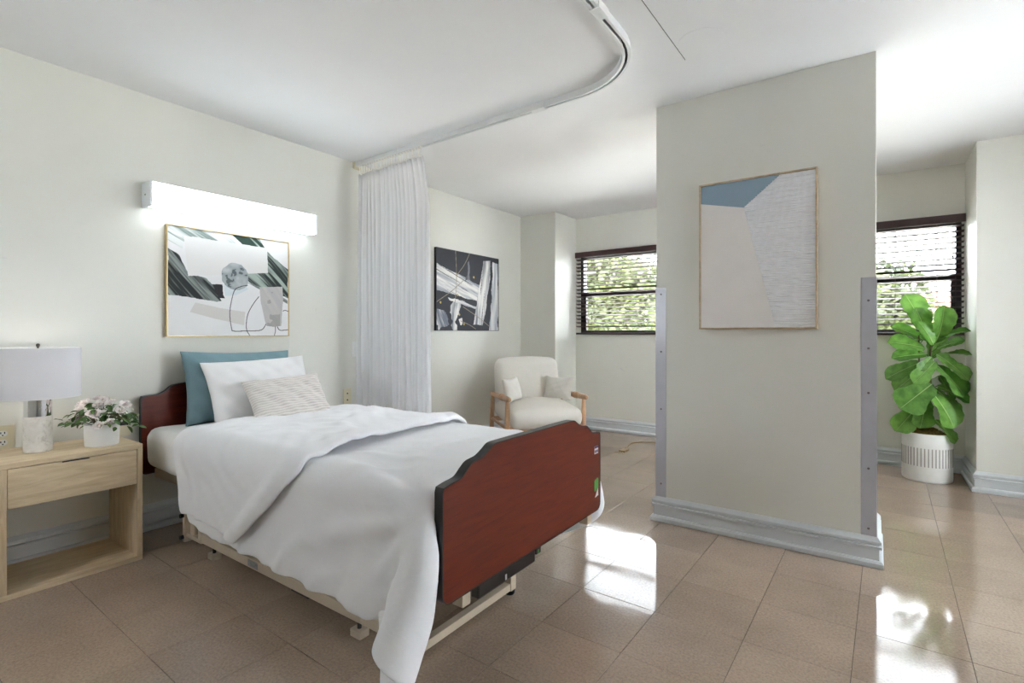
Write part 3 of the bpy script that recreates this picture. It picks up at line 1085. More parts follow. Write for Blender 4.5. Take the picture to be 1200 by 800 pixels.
# mattress in its fitted sheet
def mattress():
    nx, ny, nz = 44, 24, 6
    rx = 0.055
    me_v, me_f = [], []
    bm = bmesh.new()
    bmesh.ops.create_cube(bm, size=1)
    bmesh.ops.scale(bm, vec=(MX1 - MX0, MY1 - MY0, MZ1 - MZ0), verts=bm.verts)
    bmesh.ops.translate(bm, vec=((MX0 + MX1) / 2, (MY0 + MY1) / 2, (MZ0 + MZ1) / 2), verts=bm.verts)
    bmesh.ops.bevel(bm, geom=list(bm.edges), offset=0.06, segments=5, profile=0.5, affect='EDGES')
    bmesh.ops.triangulate(bm, faces=[f for f in bm.faces if len(f.verts) > 4])
    for _ in range(4):
        lg = [e for e in bm.edges if e.calc_length() > 0.06]
        if not lg: break
        bmesh.ops.subdivide_edges(bm, edges=lg, cuts=1, use_grid_fill=True)
    for v in bm.verts:
        x, y, z = v.co
        sag = 0
        # soft vertical gathers down the visible side
        if y < MY0 + 0.03:
            k = max(0, min(1, (MZ1 - z) / 0.2))
            v.co.y += 0.006 * k * math.sin(x * 41 + 1.3 * math.sin(x * 9)) + 0.004 * k * math.sin(x * 77 + z * 8)
        if z > MZ1 - 0.02:
            v.co.z += 0.003 * math.sin(x * 13 + y * 9) + 0.003 * math.sin(x * 6 - y * 15)
    me = bpy.data.meshes.new('mattress')
    bmesh.ops.recalc_face_normals(bm, faces=bm.faces)
    bm.to_mesh(me)
    bm.free()
    o = link('mattress', me, M['sheet'], None, smooth=180)
    return o
mt = mattress()
tag(mt, 'white mattress in a fitted sheet on the bed', 'mattress')

col_m = rbox(((MX0 + MX1) / 2, (MY0 + MY1) / 2, (MZ1 + 0.2) / 2), ((MX1 - MX0) / 2, (MY1 - MY0) / 2, (MZ1 - 0.2) / 2), 0.05)
col_f = rbox((-1.0635, YM, 0.475), (0.018, 0.536, 0.20), 0.008)
S = 0.0215
ZT = MZ1 + 0.012
# duvet: head edge at DX0, overhang past the foot is tucked behind the footboard
DX0, OVF, NEAR, FARH = -2.62, 0.42, 0.345, 0.25
ln = (MX1 - DX0) + OVF
wd = NEAR + (MY1 - MY0) + FARH
m, n = int(ln / S), int(wd / S)
rs = np.zeros((m, n, 3)); p0 = np.zeros((m, n, 3))
for i in range(m):
    u = ln * i / (m - 1)
    for j in range(n):
        v = wd * j / (n - 1)
        y = MY1 + FARH - v
        x = DX0 + u
        rs[i, j] = (x * 1.016, y * 1.012, 0)
        z = ZT + 0.004 * math.sin(x * 11 + y * 5) + 0.003 * math.sin(x * 5 - y * 17)
        if x > MX1:
            o = x - MX1
            x = MX1 + 0.018
            if MY0 + 0.05 < y < MY1 - 0.05 and o > 0.2:     # tucked in under the mattress
                x -= (o - 0.2)
                o = 0.2
            z -= o
        if y < MY0:
            o = MY0 - y
            y = MY0 - 0.55 * o
            z -= 0.80 * o
        if y > MY1:
            o = y - MY1
            y = MY1 + 0.55 * o
            z -= 0.80 * o
        p0[i, j] = (x, y, z)
pins = np.zeros((m, n), bool)
uu = DX0 + ln * np.arange(m) / (m - 1)
vv = MY1 + FARH - wd * np.arange(n) / (n - 1)
pins |= (uu[:, None] > MX1 + 0.06) & (vv[None, :] > MY0 + 0.06) & (vv[None, :] < MY1 - 0.06)
pins[0, :] |= (vv > MY0 + 0.05) & (vv < MY1 - 0.05)
DU = drape(p0, rs, [col_m, col_f], 0.010, steps=130, iters=8, pins=pins, g=2.5)
Ag, Bg = np.meshgrid(uu + 4.0, (vv.max() - vv) + 0.5, indexing='ij')
side = np.clip((MY0 + 0.22 - vv) / 0.25, 0, 1)[None, :]
nearfoot = np.clip(1 - np.hypot(uu[:, None] - MX1, (vv[None, :] - MY0)) / 0.75, 0, 1)
ang_ = np.arctan2(vv[None, :] - MY0 - 0.02, uu[:, None] - MX1 - 0.05)
radial = (0.5 + 0.5 * np.sin(ang_ * 13 + 1.5 * fbm(Ag, Bg, 77, (2, 2)))) ** 3 * nearfoot * np.clip(np.hypot(uu[:, None] - MX1, vv[None, :] - MY0) / 0.12, 0, 1)
D = 0.015 * creases(Ag, Bg, 91, 38, 5.5) * (0.35 + 0.9 * side) + 0.010 * creases(Ag, Bg, 95, 62, 7.0) * (0.3 + side) + 0.006 * creases(Ag, Bg, 97, 100, 5.0) + 0.020 * radial
D += 0.014 * (fbm(Ag, Bg, 99, (3, 3), 3) - 0.5)
D *= 1.7
D *= np.clip((MX1 + 0.02 - uu) / 0.1, 0.15, 1)[:, None]
DU = displace(DU, D)
duvet = grid_obj('duvet', DU, M['duvet'], None, 1, 0.012)
tag(duvet, 'white cotton duvet spread over the bed with a corner trailing to the floor', 'duvet')

# turned back top of the duvet: a second layer lying on the first
m2, n2 = 46, 78
tt = np.linspace(0, 1, n2)
far_h, near_h = 0.20, 0.285
wd2 = far_h + (MY1 - MY0) + near_h
kv = [0.0, far_h / wd2, (far_h + 0.45) / wd2, (far_h + MY1 - MY0) / wd2, 1.0]
x0s = np.interp(tt, kv, [-2.80, -2.80, -2.78, -2.72, -2.60])
x1s = np.interp(tt, kv, [-1.92, -1.90, -1.88, -1.74, -2.16])
p1 = np.zeros((m2, n2, 3)); r1 = np.zeros((m2, n2, 3))
for i in range(m2):
    a = i / (m2 - 1)
    for j in range(n2):
        v = wd2 * tt[j]
        y = MY1 + far_h - v
        x = x0s[j] + (x1s[j] - x0s[j]) * a
        r1[i, j] = (x * 1.0, y * 1.0, 0)
        z = ZT + 0.03 + 0.012 * math.sin(a * 9 + y * 4) + 0.010 * math.sin(a * 17 - y * 7)
        if y < MY0:
            o = MY0 - y
            y = MY0 - 0.45 * o - 0.012
            z -= 0.86 * o
        if y > MY1:
            o = y - MY1
            y = MY1 + 0.45 * o + 0.012
            z -= 0.86 * o
        p1[i, j] = (x, y, z)
# rest lengths a little longer across the layer so it crumples
r1[:, :, 0] *= 1.07
r1[:, :, 1] *= 1.025
FB = drape(p1, r1, [col_m], 0.030, steps=90, iters=8, bend=0.3, g=3.0)
Ag, Bg = r1[..., 0] + 4.0, 3.0 - r1[..., 1]
D = 0.034 * np.clip(fbm(Ag, Bg, 111, (3.4, 3.4), 3) - 0.36, 0, 1) + 0.014 * creases(Ag, Bg, 113, 115, 6.0, 2.5, 0.9) + 0.010 * creases(Ag, Bg, 115, 70, 7.0, 2.5, 0.9) + 0.006 * creases(Ag, Bg, 117, 150, 11.0)
aa = np.linspace(0, 1, m2)[:, None]
D += 0.016 * np.exp(-((aa - 0.93) / 0.06) ** 2)          # padded hem roll
FB = displace(FB, D * 1.35)
fold = grid_obj('turned_back_fold', FB, M['duvet'], duvet, 1, 0.022)

# ------------------------------------------------------------------ pillows
def pillow_mesh(name, a, b_, t, mat, seed=0, pinch=0.07, n=34, wr=1.0, parent=None):
    rg = random.Random(seed)
    ph = [rg.uniform(0, 6.28) for _ in range(10)]
    vs, idx = [], {}
    def P(u, v, s):
        x = a * u * (1 - pinch * (1 - v * v))
        y = b_ * v * (1 - pinch * (1 - u * u))
        e = max(0, (1 - u * u)) * max(0, (1 - v * v))
        th = t * e ** 0.42
        w = wr * e ** 0.3 * (0.006 * math.sin(9 * u + 5 * v + ph[0]) + 0.005 * math.sin(13 * v - 6 * u + ph[1]) + 0.004 * math.sin(19 * u + 11 * v + ph[2])
             + 0.010 * (abs(u * v) ** 1.5) * math.sin(16 * (u - v) + ph[3]))
        return (x, s * th + w + 0.02 * t * math.sin(3 * u + ph[4]), y)
    fs = []
    def vid(i, j, s):
        edge = i in (0, n) or j in (0, n)
        k = (i, j, 0 if edge else s)
        if k not in idx:
            u, v = -1 + 2 * i / n, -1 + 2 * j / n
            u, v = math.sin(u * math.pi / 2) * 0.35 + u * 0.65, math.sin(v * math.pi / 2) * 0.35 + v * 0.65
            idx[k] = len(vs)
            vs.append(P(u, v, 0 if edge else s))
        return idx[k]
    for s in (1, -1):
        for i in range(n):
            for j in range(n):
                q = (vid(i, j, s), vid(i + 1, j, s), vid(i + 1, j + 1, s), vid(i, j + 1, s))
                fs.append(q if s < 0 else q[::-1])
    me = bpy.data.meshes.new(name)
    me.from_pydata(vs, [], fs)
    o = link(name, me, mat, parent, smooth=180, subsurf=1)
    return o
def place_pillow(o, loc, lean, yaw=0.0, roll=0.0):
    # local x = width, z = height, y = thickness; faces +X in the room
    o.rotation_euler = (Matrix.Rotation(R(90) + yaw, 3, 'Z') @ Matrix.Rotation(lean, 3, 'X') @ Matrix.Rotation(roll, 3, 'Y')).to_euler()
    o.location = loc
p = pillow_mesh('pillow', 0.33, 0.215, 0.075, M['teal'], 2)
place_pillow(p, (-3.135, 1.585, 0.785), R(-12), 0.0, R(1))
tag(p, 'teal linen pillow propped against the headboard', 'pillow')
p = pillow_mesh('pillow', 0.315, 0.205, 0.075, M['white_pillow'], 5)
place_pillow(p, (-2.975, 1.630, 0.760), R(-24), R(-2), R(-2))
tag(p, 'plain white pillow between the teal and the ribbed pillow', 'pillow')
p = pillow_mesh('pillow', 0.235, 0.145, 0.06, M['ribbed'], 8)
place_pillow(p, (-2.765, 1.668, 0.722), R(-34), R(-4), R(-3))
tag(p, 'small oblong ribbed cream pillow at the front of the pile', 'pillow')

# ------------------------------------------------------------------ nightstand
NX0, NX1, NY0, NY1, NZ = -3.290, -2.908, 0.493, 0.993, 0.562
ns = empty('nightstand', ((NX0 + NX1) / 2, (NY0 + NY1) / 2, 0))
tag(ns, 'light oak nightstand with one drawer and an open shelf', 'nightstand')
tp = 0.022
MB().box(NX0, NX1, NY0, NY1, NZ - tp, NZ).build('top_panel', M['oak'], ns, bevel=0.0015)
MB().box(NX0, NX1, NY0, NY0 + tp, 0.022, NZ - tp).build('side_panel', M['oak_v'], ns, bevel=0.0015)
MB().box(NX0, NX1, NY1 - tp, NY1, 0.022, NZ - tp).build('side_panel', M['oak_v'], ns, bevel=0.0015)
MB().box(NX0, NX1, NY0, NY1, 0.0, 0.022).build('bottom_panel', M['oak'], ns, bevel=0.0015)
MB().box(NX0, NX1 - 0.03, NY0 + tp, NY1 - tp, 0.374, 0.386).build('drawer_deck', M['oak'], ns)
MB().box(NX0, NX0 + 0.008, NY0 + tp, NY1 - tp, 0.386, NZ - tp).build('back_panel', M['oak'], ns)
dr = MB().box(NX1 - 0.020, NX1 - 0.002, NY0 + tp + 0.002, NY1 - tp - 0.002, 0.372, NZ - tp - 0.003).build('drawer', M['oak'], ns, bevel=0.001)
MB().box(NX0 + 0.01, NX1 - 0.020, NY0 + tp + 0.012, NY1 - tp - 0.012, 0.388, 0.52).build('drawer_box', M['oak'], dr)
hn = MB().box(NX1 - 0.006, NX1 + 0.006, 0.690, 0.785, NZ - tp - 0.0075, NZ - tp - 0.0035).build('finger_pull', M['dark_metal'], dr, bevel=0.001)

# ------------------------------------------------------------------ table lamp
lx, ly = -3.120, 0.655
lm = empty('table_lamp', (lx, ly, NZ))
tag(lm, 'table lamp with white drum shade on a marble and chrome column', 'lamp')
MB().lathe([(0.0, 0.0), (0.049, 0.0), (0.051, 0.003), (0.051, 0.052), (0.0502, 0.053), (0.051, 0.054), (0.051, 0.157), (0.049, 0.160), (0, 0.160)], 40, (lx, ly, NZ)).build('marble_base', M['marble'], lm, smooth=30)
MB().lathe([(0.0, 0.160), (0.0495, 0.160), (0.0495, 0.252), (0.047, 0.256), (0, 0.256)], 40, (lx, ly, NZ)).build('chrome_column', M['chrome'], lm, smooth=30)
sh = MB().lathe([(0.151, 0.246), (0.151, 0.470), (0.1485, 0.470), (0.1485, 0.246)], 56, (lx, ly, NZ), cap=False)
n0 = 4
for k in range(56):
    k2 = (k + 1) % 56
    sh.f.append((k * n0, k2 * n0, k2 * n0 + 3, k * n0 + 3))
sh.build('lamp_shade', M['shade'], lm, smooth=30)
for z in (0.2465, 0.4695):
    rg = MB()
    for q in range(1):
        pts = [(lx + 0.1505 * math.cos(2 * math.pi * k / 40), ly + 0.1505 * math.sin(2 * math.pi * k / 40), NZ + z) for k in range(41)]
        rg.tube(pts, 0.0022, 6)
    rg.build('shade_rim', M['white_plastic'], lm, smooth=60)
MB().tube([(lx, ly, NZ + 0.256), (lx, ly, NZ + 0.46)], 0.004, 8).build('harp_rod', M['chrome'], lm)
sp = MB()
for k in range(3):
    a = R(30 + 120 * k)
    sp.tube([(lx, ly, NZ + 0.458), (lx + 0.148 * math.cos(a), ly + 0.148 * math.sin(a), NZ + 0.464)], 0.002, 6)
sp.build('spider', M['chrome'], lm)
MB().lathe([(0.0, 0.458), (0.004, 0.458), (0.004, 0.474), (0.007, 0.478), (0.007, 0.486), (0.003, 0.490), (0, 0.490)], 14, (lx, ly, NZ)).build('finial', M['dark_metal'], lm, smooth=50)
MB().lathe([(0.0, 0.28), (0.013, 0.285), (0.016, 0.31), (0.030, 0.345), (0.033, 0.370), (0.024, 0.397), (0, 0.405)], 20, (lx + 0.03, ly, NZ)).build('bulb', M['bulb'], lm, smooth=180)

# ------------------------------------------------------------------ flowers on the nightstand
vx, vy = -3.035, 0.868
fl = empty('flower_pot', (vx, vy, NZ))
tag(fl, 'white pot of pale pink roses and green leaves on the nightstand', 'flowers')
MB().lathe([(0.0, 0.0), (0.062, 0.0), (0.066, 0.004), (0.069, 0.100), (0.067, 0.103), (0.063, 0.100), (0.062, 0.082), (0.0, 0.082)], 40, (vx, vy, NZ)).build('pot', M['pot_white'], fl, smooth=40)
MB().lathe([(0.0622, 0.080), (0.04, 0.088), (0.0, 0.092)], 24, (vx, vy, NZ)).build('soil', M['soil'], fl, smooth=60)
# one rose head (petals spiral), one bud, one leaf; the rest share their meshes
def rose_mesh():
    mb = MB()
    for ring, (rad, nP, h, op) in enumerate(((0.004, 3, 0.020, 0.0), (0.008, 4, 0.020, 0.1), (0.0125, 5, 0.0185, 0.2), (0.016, 5, 0.016, 0.45))):
        for k in range(nP):
            a0 = 2 * math.pi * k / nP + ring * 0.7
            vs, fs = [], []
            nu, nv = 5, 4
            for i in range(nu):
                for j in range(nv):
                    u = (i / (nu - 1) - 0.5) * 2
                    v = j / (nv - 1)
                    wdt = 1.15 * math.pi / nP * math.sin(math.pi * (0.18 + 0.62 * v))
                    a = a0 + u * wdt
                    r = rad * (0.35 + 0.65 * v) + op * 0.010 * v ** 3
                    z = h * v * (1 - 0.22 * u * u) - op * 0.005 * v ** 4
                    vs.append((r * math.cos(a), r * math.sin(a), z))
            for i in range(nu - 1):
                for j in range(nv - 1):
                    fs.append((i * nv + j, (i + 1) * nv + j, (i + 1) * nv + j + 1, i * nv + j + 1))
            mb.add(vs, fs)
    return mb
def leaf_shape(L_, W_, nu=7, fold=0.25, curl=0.2, wave=0.0, obov=0.0):
    mb = MB()
    vs, fs = [], []
    nv = 5
    for i in range(nu):
        t = i / (nu - 1)
        w = W_ * math.sin(math.pi * min(0.999, max(0.02, t ** (1 + obov)))) ** (0.75) * (1.0)
        zc = -curl * L_ * t * t
        for j in range(nv):
            s = (j / (nv - 1) - 0.5) * 2
            vs.append((t * L_, s * w, zc + fold * abs(s) * w + wave * W_ * math.sin(t * 14 + (2 if s > 0 else 0)) * abs(s)))
    for i in range(nu - 1):
        for j in range(nv - 1):
            fs.append((i * nv + j, (i + 1) * nv + j, (i + 1) * nv + j + 1, i * nv + j + 1))
    return mb.add(vs, fs)
rr = random.Random(4)
rose0 = bud0 = leaf0 = None
dirs = []
roses = [(-0.125, 0.008, 0.112, 1.25), (-0.085, 0.02, 0.165, 1.2), (-0.105, -0.01, 0.188, 1.1), (-0.05, 0.03, 0.20, 1.0), (-0.02, -0.04, 0.20, 1.0), (0.015, 0.02, 0.185, 1.3), (0.035, 0.03, 0.21, 1.0),
         (0.03, 0.055, 0.145, 1.25), (0.0, 0.06, 0.155, 0.9), (0.045, 0.068, 0.098, 1.0), (0.085, 0.05, 0.115, 0.8), (0.115, 0.0, 0.185, 1.1), (0.11, 0.02, 0.16, 0.9), (-0.02, 0.0, 0.215, 0.9), (0.0, -0.06, 0.19, 1.0), (-0.07, -0.05, 0.17, 1.0)]
RX, RY = math.cos(th0), math.sin(th0)           # picture-right direction on the plan
FX, FY = math.sin(th0), -math.cos(th0)          # towards the photographer
for k, (a, d, z, s) in enumerate(roses):
    px, py = a * RX * 0.95 + d * FX, a * RY * 0.95 + d * FY
    stem = MB().tube([(px * 0.15, py * 0.15, 0.085), (px * 0.6, py * 0.6, 0.09 + (z - 0.09) * 0.7), (px, py, z)], 0.0016, 5)
    so = stem.build('rose_stem', M['stem'], fl, world=False)
    tilt = Vector((px * 3 + FX * 0.25, py * 3 + FY * 0.25, 0.55)).normalized().to_track_quat('Z', 'Y').to_euler()
    if rose0 is None:
        rose0 = rose_mesh().build('rose', M['petal'], fl, world=False, smooth=180)
        o = rose0
        core0 = MB().lathe([(0, 0.0), (0.004, 0.004), (0.0055, 0.010), (0.003, 0.015), (0, 0.016)], 10).build('rose_heart', M['petal_core'], o, world=False, smooth=180)
    else:
        o = inst(rose0, fl, (0, 0, 0))
        inst(core0, o, (0, 0, 0))
    o.location = (px, py, z)
    o.rotation_euler = tilt
    o.scale = (s * 1.2,) * 3
for k in range(22):
    a, d = rr.uniform(-0.13, 0.14), rr.uniform(-0.07, 0.075)
    z = 0.13 + 0.085 * rr.random() - abs(a) * 0.25
    px, py = a * RX + d * FX, a * RY + d * FY
    if bud0 is None:
        bud0 = MB().lathe([(0, 0), (0.005, 0.003), (0.0065, 0.009), (0.004, 0.015), (0, 0.018)], 10).build('rosebud', M['bud'], fl, world=False, smooth=180)
        o = bud0
    else:
        o = inst(bud0, fl, (0, 0, 0))
    o.location = (px, py, z)
    o.rotation_euler = (rr.uniform(-0.7, 0.7), rr.uniform(-0.7, 0.7), 0)
    o.scale = (rr.uniform(0.7, 1.1),) * 3
for k in range(150):
    a = rr.gauss(0, 0.075)
    d = rr.gauss(0.0, 0.05)
    if k < 26:
        a = rr.choice((-1, 1)) * rr.uniform(0.09, 0.138)
        d = rr.uniform(-0.03, 0.05)
    a = max(-0.14, min(0.14, a)); d = max(-0.07, min(0.08, d))
    rad = math.hypot(a, d)
    z = 0.195 - 0.45 * rad + rr.uniform(-0.05, 0.015)
    z = max(z, 0.075 if rad > 0.075 else 0.098)
    px, py = a * RX + d * FX, a * RY + d * FY
    if leaf0 is None:
        leaf0 = leaf_shape(0.034, 0.0105, 6, 0.3, 0.25).build('leaf', M['rose_leaf'], fl, world=False, smooth=180)
        o = leaf0
    else:
        o = inst(leaf0, fl, (0, 0, 0))
    o.location = (px, py, z)
    o.rotation_euler = (rr.uniform(-0.6, 0.6), rr.uniform(-0.5, 0.9), math.atan2(py, px) + rr.uniform(-0.9, 0.9))
    o.scale = (rr.uniform(0.8, 1.2),) * 3
for k in range(18):
    a = (-1 if k % 2 else 1) * rr.uniform(0.08, 0.135)
    d = rr.uniform(-0.03, 0.04)
    px, py = a * RX + d * FX, a * RY + d * FY
    MB().tube([(px * 0.1, py * 0.1, 0.085), (px * 0.6, py * 0.6, 0.155), (px, py, 0.125)], 0.0014, 5).build('twig', M['stem'], fl, world=False)

# ------------------------------------------------------------------ wall light over the bed
wl = empty('wall_light', (XL, 1.655, 1.79))
tag(wl, 'long white wall light fixture glowing above the bed picture', 'wall light')
WY0, WY1, WZ0, WZ1, WX = 1.128, 2.150, 1.792, 1.928, XL + 0.115
MB().box(XL, XL + 0.05, WY0 + 0.01, WY1 - 0.01, WZ0 + 0.01, WZ1 - 0.004).build('back_plate', M['lamp_white'], wl)
prof = [(XL + 0.05, WZ0 + 0.002), (WX - 0.012, WZ0 + 0.002), (WX - 0.003, WZ0 + 0.010), (WX, WZ0 + 0.02), (WX, WZ1 - 0.02), (WX - 0.004, WZ1 - 0.008), (WX - 0.014, WZ1 - 0.003), (XL + 0.05, WZ1 - 0.003)]
MB().prism(prof, 'y', WY0 + 0.012, WY1 - 0.012).build('diffuser', M['diffuser'], wl, smooth=40)
for ya, yb in ((WY0, WY0 + 0.012), (WY1 - 0.012, WY1)):
    ec = MB().prism([(XL, WZ0), (WX + 0.002, WZ0), (WX + 0.002, WZ1), (XL, WZ1)], 'y', ya, yb).build('end_cap', M['lamp_white'], wl, bevel=0.002)
MB().tube([(XL + 0.05, WY0 - 0.001, 1.86), (XL + 0.05, WY0 + 0.002, 1.86)], 0.005, 10).build('screw', M['dark_metal'], wl)
MB().box(XL + 0.001, WX, WY0 + 0.012, WY1 - 0.012, WZ1 - 0.003, WZ1).build('top_cover', M['lamp_white'], wl)
pc = MB().tube([(XL + 0.03, 1.985, WZ0 + 0.01), (XL + 0.028, 1.986, 1.5), (XL + 0.030, 1.986, 0.9)], 0.0014, 6).build('pull_cord', M['white_plastic'], wl)

# ------------------------------------------------------------------ pictures
def inside(U, V, poly, wob=0.0, seed=0):
    if wob:
        U = U + wob * (fbm(U, V, seed, (9, 9)) - 0.5); V = V + wob * (fbm(U, V, seed + 1, (9, 9)) - 0.5)
    r = np.zeros(U.shape, bool)
    k = len(poly)
    for i in range(k):
        x1, y1 = poly[i]; x2, y2 = poly[(i + 1) % k]
        c = ((y1 > V) != (y2 > V)) & (U < (x2 - x1) * (V - y1) / (y2 - y1 + 1e-12) + x1)
        r ^= c
    return r
def curve_dist(U, V, pts, asp):
    pts = [Vector(p) for p in ogee(pts, 8)]
    d = np.full(U.shape, 9.0)
    for a, c in zip(pts[:-1], pts[1:]):
        ax, ay, bx, by = a[0], a[1] * asp, c[0], c[1] * asp
        ux, uy = bx - ax, by - ay
        t = np.clip(((U - ax) * ux + (V * asp - ay) * uy) / (ux * ux + uy * uy + 1e-12), 0, 1)
        d = np.minimum(d, np.hypot(U - ax - t * ux, V * asp - ay - t * uy))
    return d
def lin(r, g, b_):
    return np.array(srgb(r, g, b_)[:3])
def painted(name, parent, origin, uvec, vvec, nvec, w, h, nu, nv, fn):
    """flat canvas grid facing nvec, colour attribute from fn(U, V)."""
    U, V = np.meshgrid((np.arange(nu) + 0.5) / nu, (np.arange(nv) + 0.5) / nv)
    C = fn(U, V)
    o = np.array(origin); u = np.array(uvec); v = np.array(vvec)
    gu, gv = np.meshgrid(np.arange(nu + 1) / nu, np.arange(nv + 1) / nv)
    P = o + gu[..., None] * u * w + gv[..., None] * v * h
    off = np.array(parent.location)
    vs = (P.reshape(-1, 3) - off).tolist()
    fs = [(j * (nu + 1) + i, (j + 1) * (nu + 1) + i, (j + 1) * (nu + 1) + i + 1, j * (nu + 1) + i + 1) for j in range(nv) for i in range(nu)]
    me = bpy.data.meshes.new(name)
    me.from_pydata(vs, [], fs)
    at = me.color_attributes.new('paint', 'FLOAT_COLOR', 'CORNER')
    c4 = np.ones((nv * nu, 4)); c4[:, :3] = C.reshape(-1, 3)
    at.data.foreach_set('color', np.repeat(c4, 4, axis=0).astype(np.float32).ravel())
    return link(name, me, M['paint'], parent)

def art_bed(U, V):
    asp = 0.86
    C = np.ones(U.shape + (3,)) * lin(232, 231, 232)
    C *= (0.97 + 0.05 * fbm(U, V, 1, (6, 6)))[..., None]
    def strokes(mask, ang, seed, dk, lt, dens=0.5, freq=46, bend=0.0):
        a = R(ang)
        x = U * math.cos(a) + V * asp * math.sin(a)
        y = -U * math.sin(a) + V * asp * math.cos(a) + bend * (U - 0.5) ** 2
        s = fbm(x + 3, y + 3, seed, (3, freq), 3)
        s2 = fbm(x + 1, y + 1, seed + 7, (2, freq * 0.2), 2)
        k = np.clip((s * 0.65 + s2 * 0.35 - dens) * 6 + 0.5, 0, 1)
        col = dk * (1 - k[..., None]) + lt * k[..., None]
        C[mask] = col[mask]
    dk, lt = lin(36, 46, 44), lin(150, 162, 156)
    strokes(inside(U, V, [(0.0, 0.0), (0.28, 0.0), (0.5, 0.05), (0.56, 0.14), (0.3, 0.13), (0.12, 0.10), (0.1, 0.2), (0.0, 0.13)], 0.03, 3), 28, 21, lin(128, 142, 136), lin(226, 228, 227), 0.45)
    strokes(inside(U, V, [(0.48, 0.0), (0.72, 0.0), (0.80, 0.12), (0.62, 0.13)], 0.02, 5), 38, 22, lin(40, 66, 56), lin(190, 206, 198), 0.52)
    strokes(inside(U, V, [(0.78, 0.08), (0.86, 0.18), (1.0, 0.29), (1.0, 0.60), (0.86, 0.54), (0.70, 0.50), (0.60, 0.44), (0.6, 0.34), (0.80, 0.33)], 0.03, 9), 30, 23, dk, lin(168, 182, 174), 0.50, 40, -0.5)
    strokes(inside(U, V, [(0.0, 0.20), (0.08, 0.26), (0.14, 0.40), (0.28, 0.45), (0.36, 0.54), (0.40, 0.66), (0.36, 0.67), (0.2, 0.645), (0.0, 0.635)], 0.03, 13), 40, 24, lin(30, 36, 36), lin(140, 148, 145), 0.56, 44, 0.35)
    strokes(inside(U, V, [(0.60, 0.46), (0.72, 0.52), (0.86, 0.58), (1.0, 0.66), (1.0, 0.62), (0.86, 0.54)], 0.02, 15), 24, 25, lin(120, 126, 124), lin(222, 222, 222), 0.5)
    C[inside(U, V, [(0.115, 0.075), (0.80, 0.085), (0.805, 0.345), (0.145, 0.445)], 0.006, 2)] = lin(228, 226, 225)
    m_ = inside(U, V, [(0.33, 0.505), (0.41, 0.50), (0.415, 0.60), (0.43, 0.635), (0.38, 0.635)])
    C[m_] = lin(34, 34, 38)
    m_ = inside(U, V, [(0.42, 0.50), (0.60, 0.50), (0.63, 0.53), (0.52, 0.60), (0.43, 0.61)])
    C[m_] = lin(214, 222, 226)
    d = np.hypot(U - 0.515, (V - 0.415) * asp) / (0.115 + 0.03 * (fbm(U, V, 31, (14, 14)) - 0.5))
    k = fbm(U, V, 33, (14, 14), 4)
    blob = d < 1
    bc = lin(206, 210, 212) * (1 - k[..., None]) + lin(112, 124, 130) * k[..., None]
    bc = np.where((k > 0.66)[..., None], lin(92, 102, 106), bc)
    C[blob] = bc[blob]
    m_ = inside(U, V, [(0.20, 0.69), (0.38, 0.73), (0.60, 0.76), (0.59, 0.895), (0.36, 0.84), (0.16, 0.78)], 0.008, 4)
    C[m_] = lin(214, 210, 207)
    m_ = inside(U, V, [(0.725, 0.50), (0.945, 0.475), (0.95, 0.62), (0.93, 0.90), (0.86, 0.91), (0.79, 0.90), (0.74, 0.66)], 0.012, 6)
    a = R(62)
    s = fbm(U * math.cos(a) + V * math.sin(a) + 2, -U * math.sin(a) + V * math.cos(a) + 2, 41, (4, 40), 3)
    gc = lin(204, 199, 194) * (1 - s[..., None]) + lin(176, 176, 180) * s[..., None]
    sc_ = fbm(U, V, 43, (5, 5)) > 0.56
    gc = np.where((sc_ & (np.abs(U - 0.86) < 0.06))[..., None], gc * 0.72, gc)
    C[m_] = gc[m_]
    ink = lin(48, 48, 54)
    for pts in ([(0.62, 0.49), (0.56, 0.51), (0.51, 0.55), (0.48, 0.68), (0.47, 0.80), (0.485, 0.93), (0.50, 0.955), (0.60, 0.955), (0.72, 0.95), (0.76, 0.93), (0.785, 0.885)],
                [(0.72, 0.60), (0.67, 0.68), (0.625, 0.78), (0.61, 0.88), (0.615, 0.95), (0.64, 1.0)],
                [(0.875, 0.91), (0.875, 0.96), (0.865, 1.0)], [(0.895, 0.91), (0.92, 0.945), (1.0, 0.94)], [(0.95, 0.74), (0.97, 0.73), (1.0, 0.74)]):
        C[curve_dist(U, V, pts, asp) < 0.0032] = ink
    return C

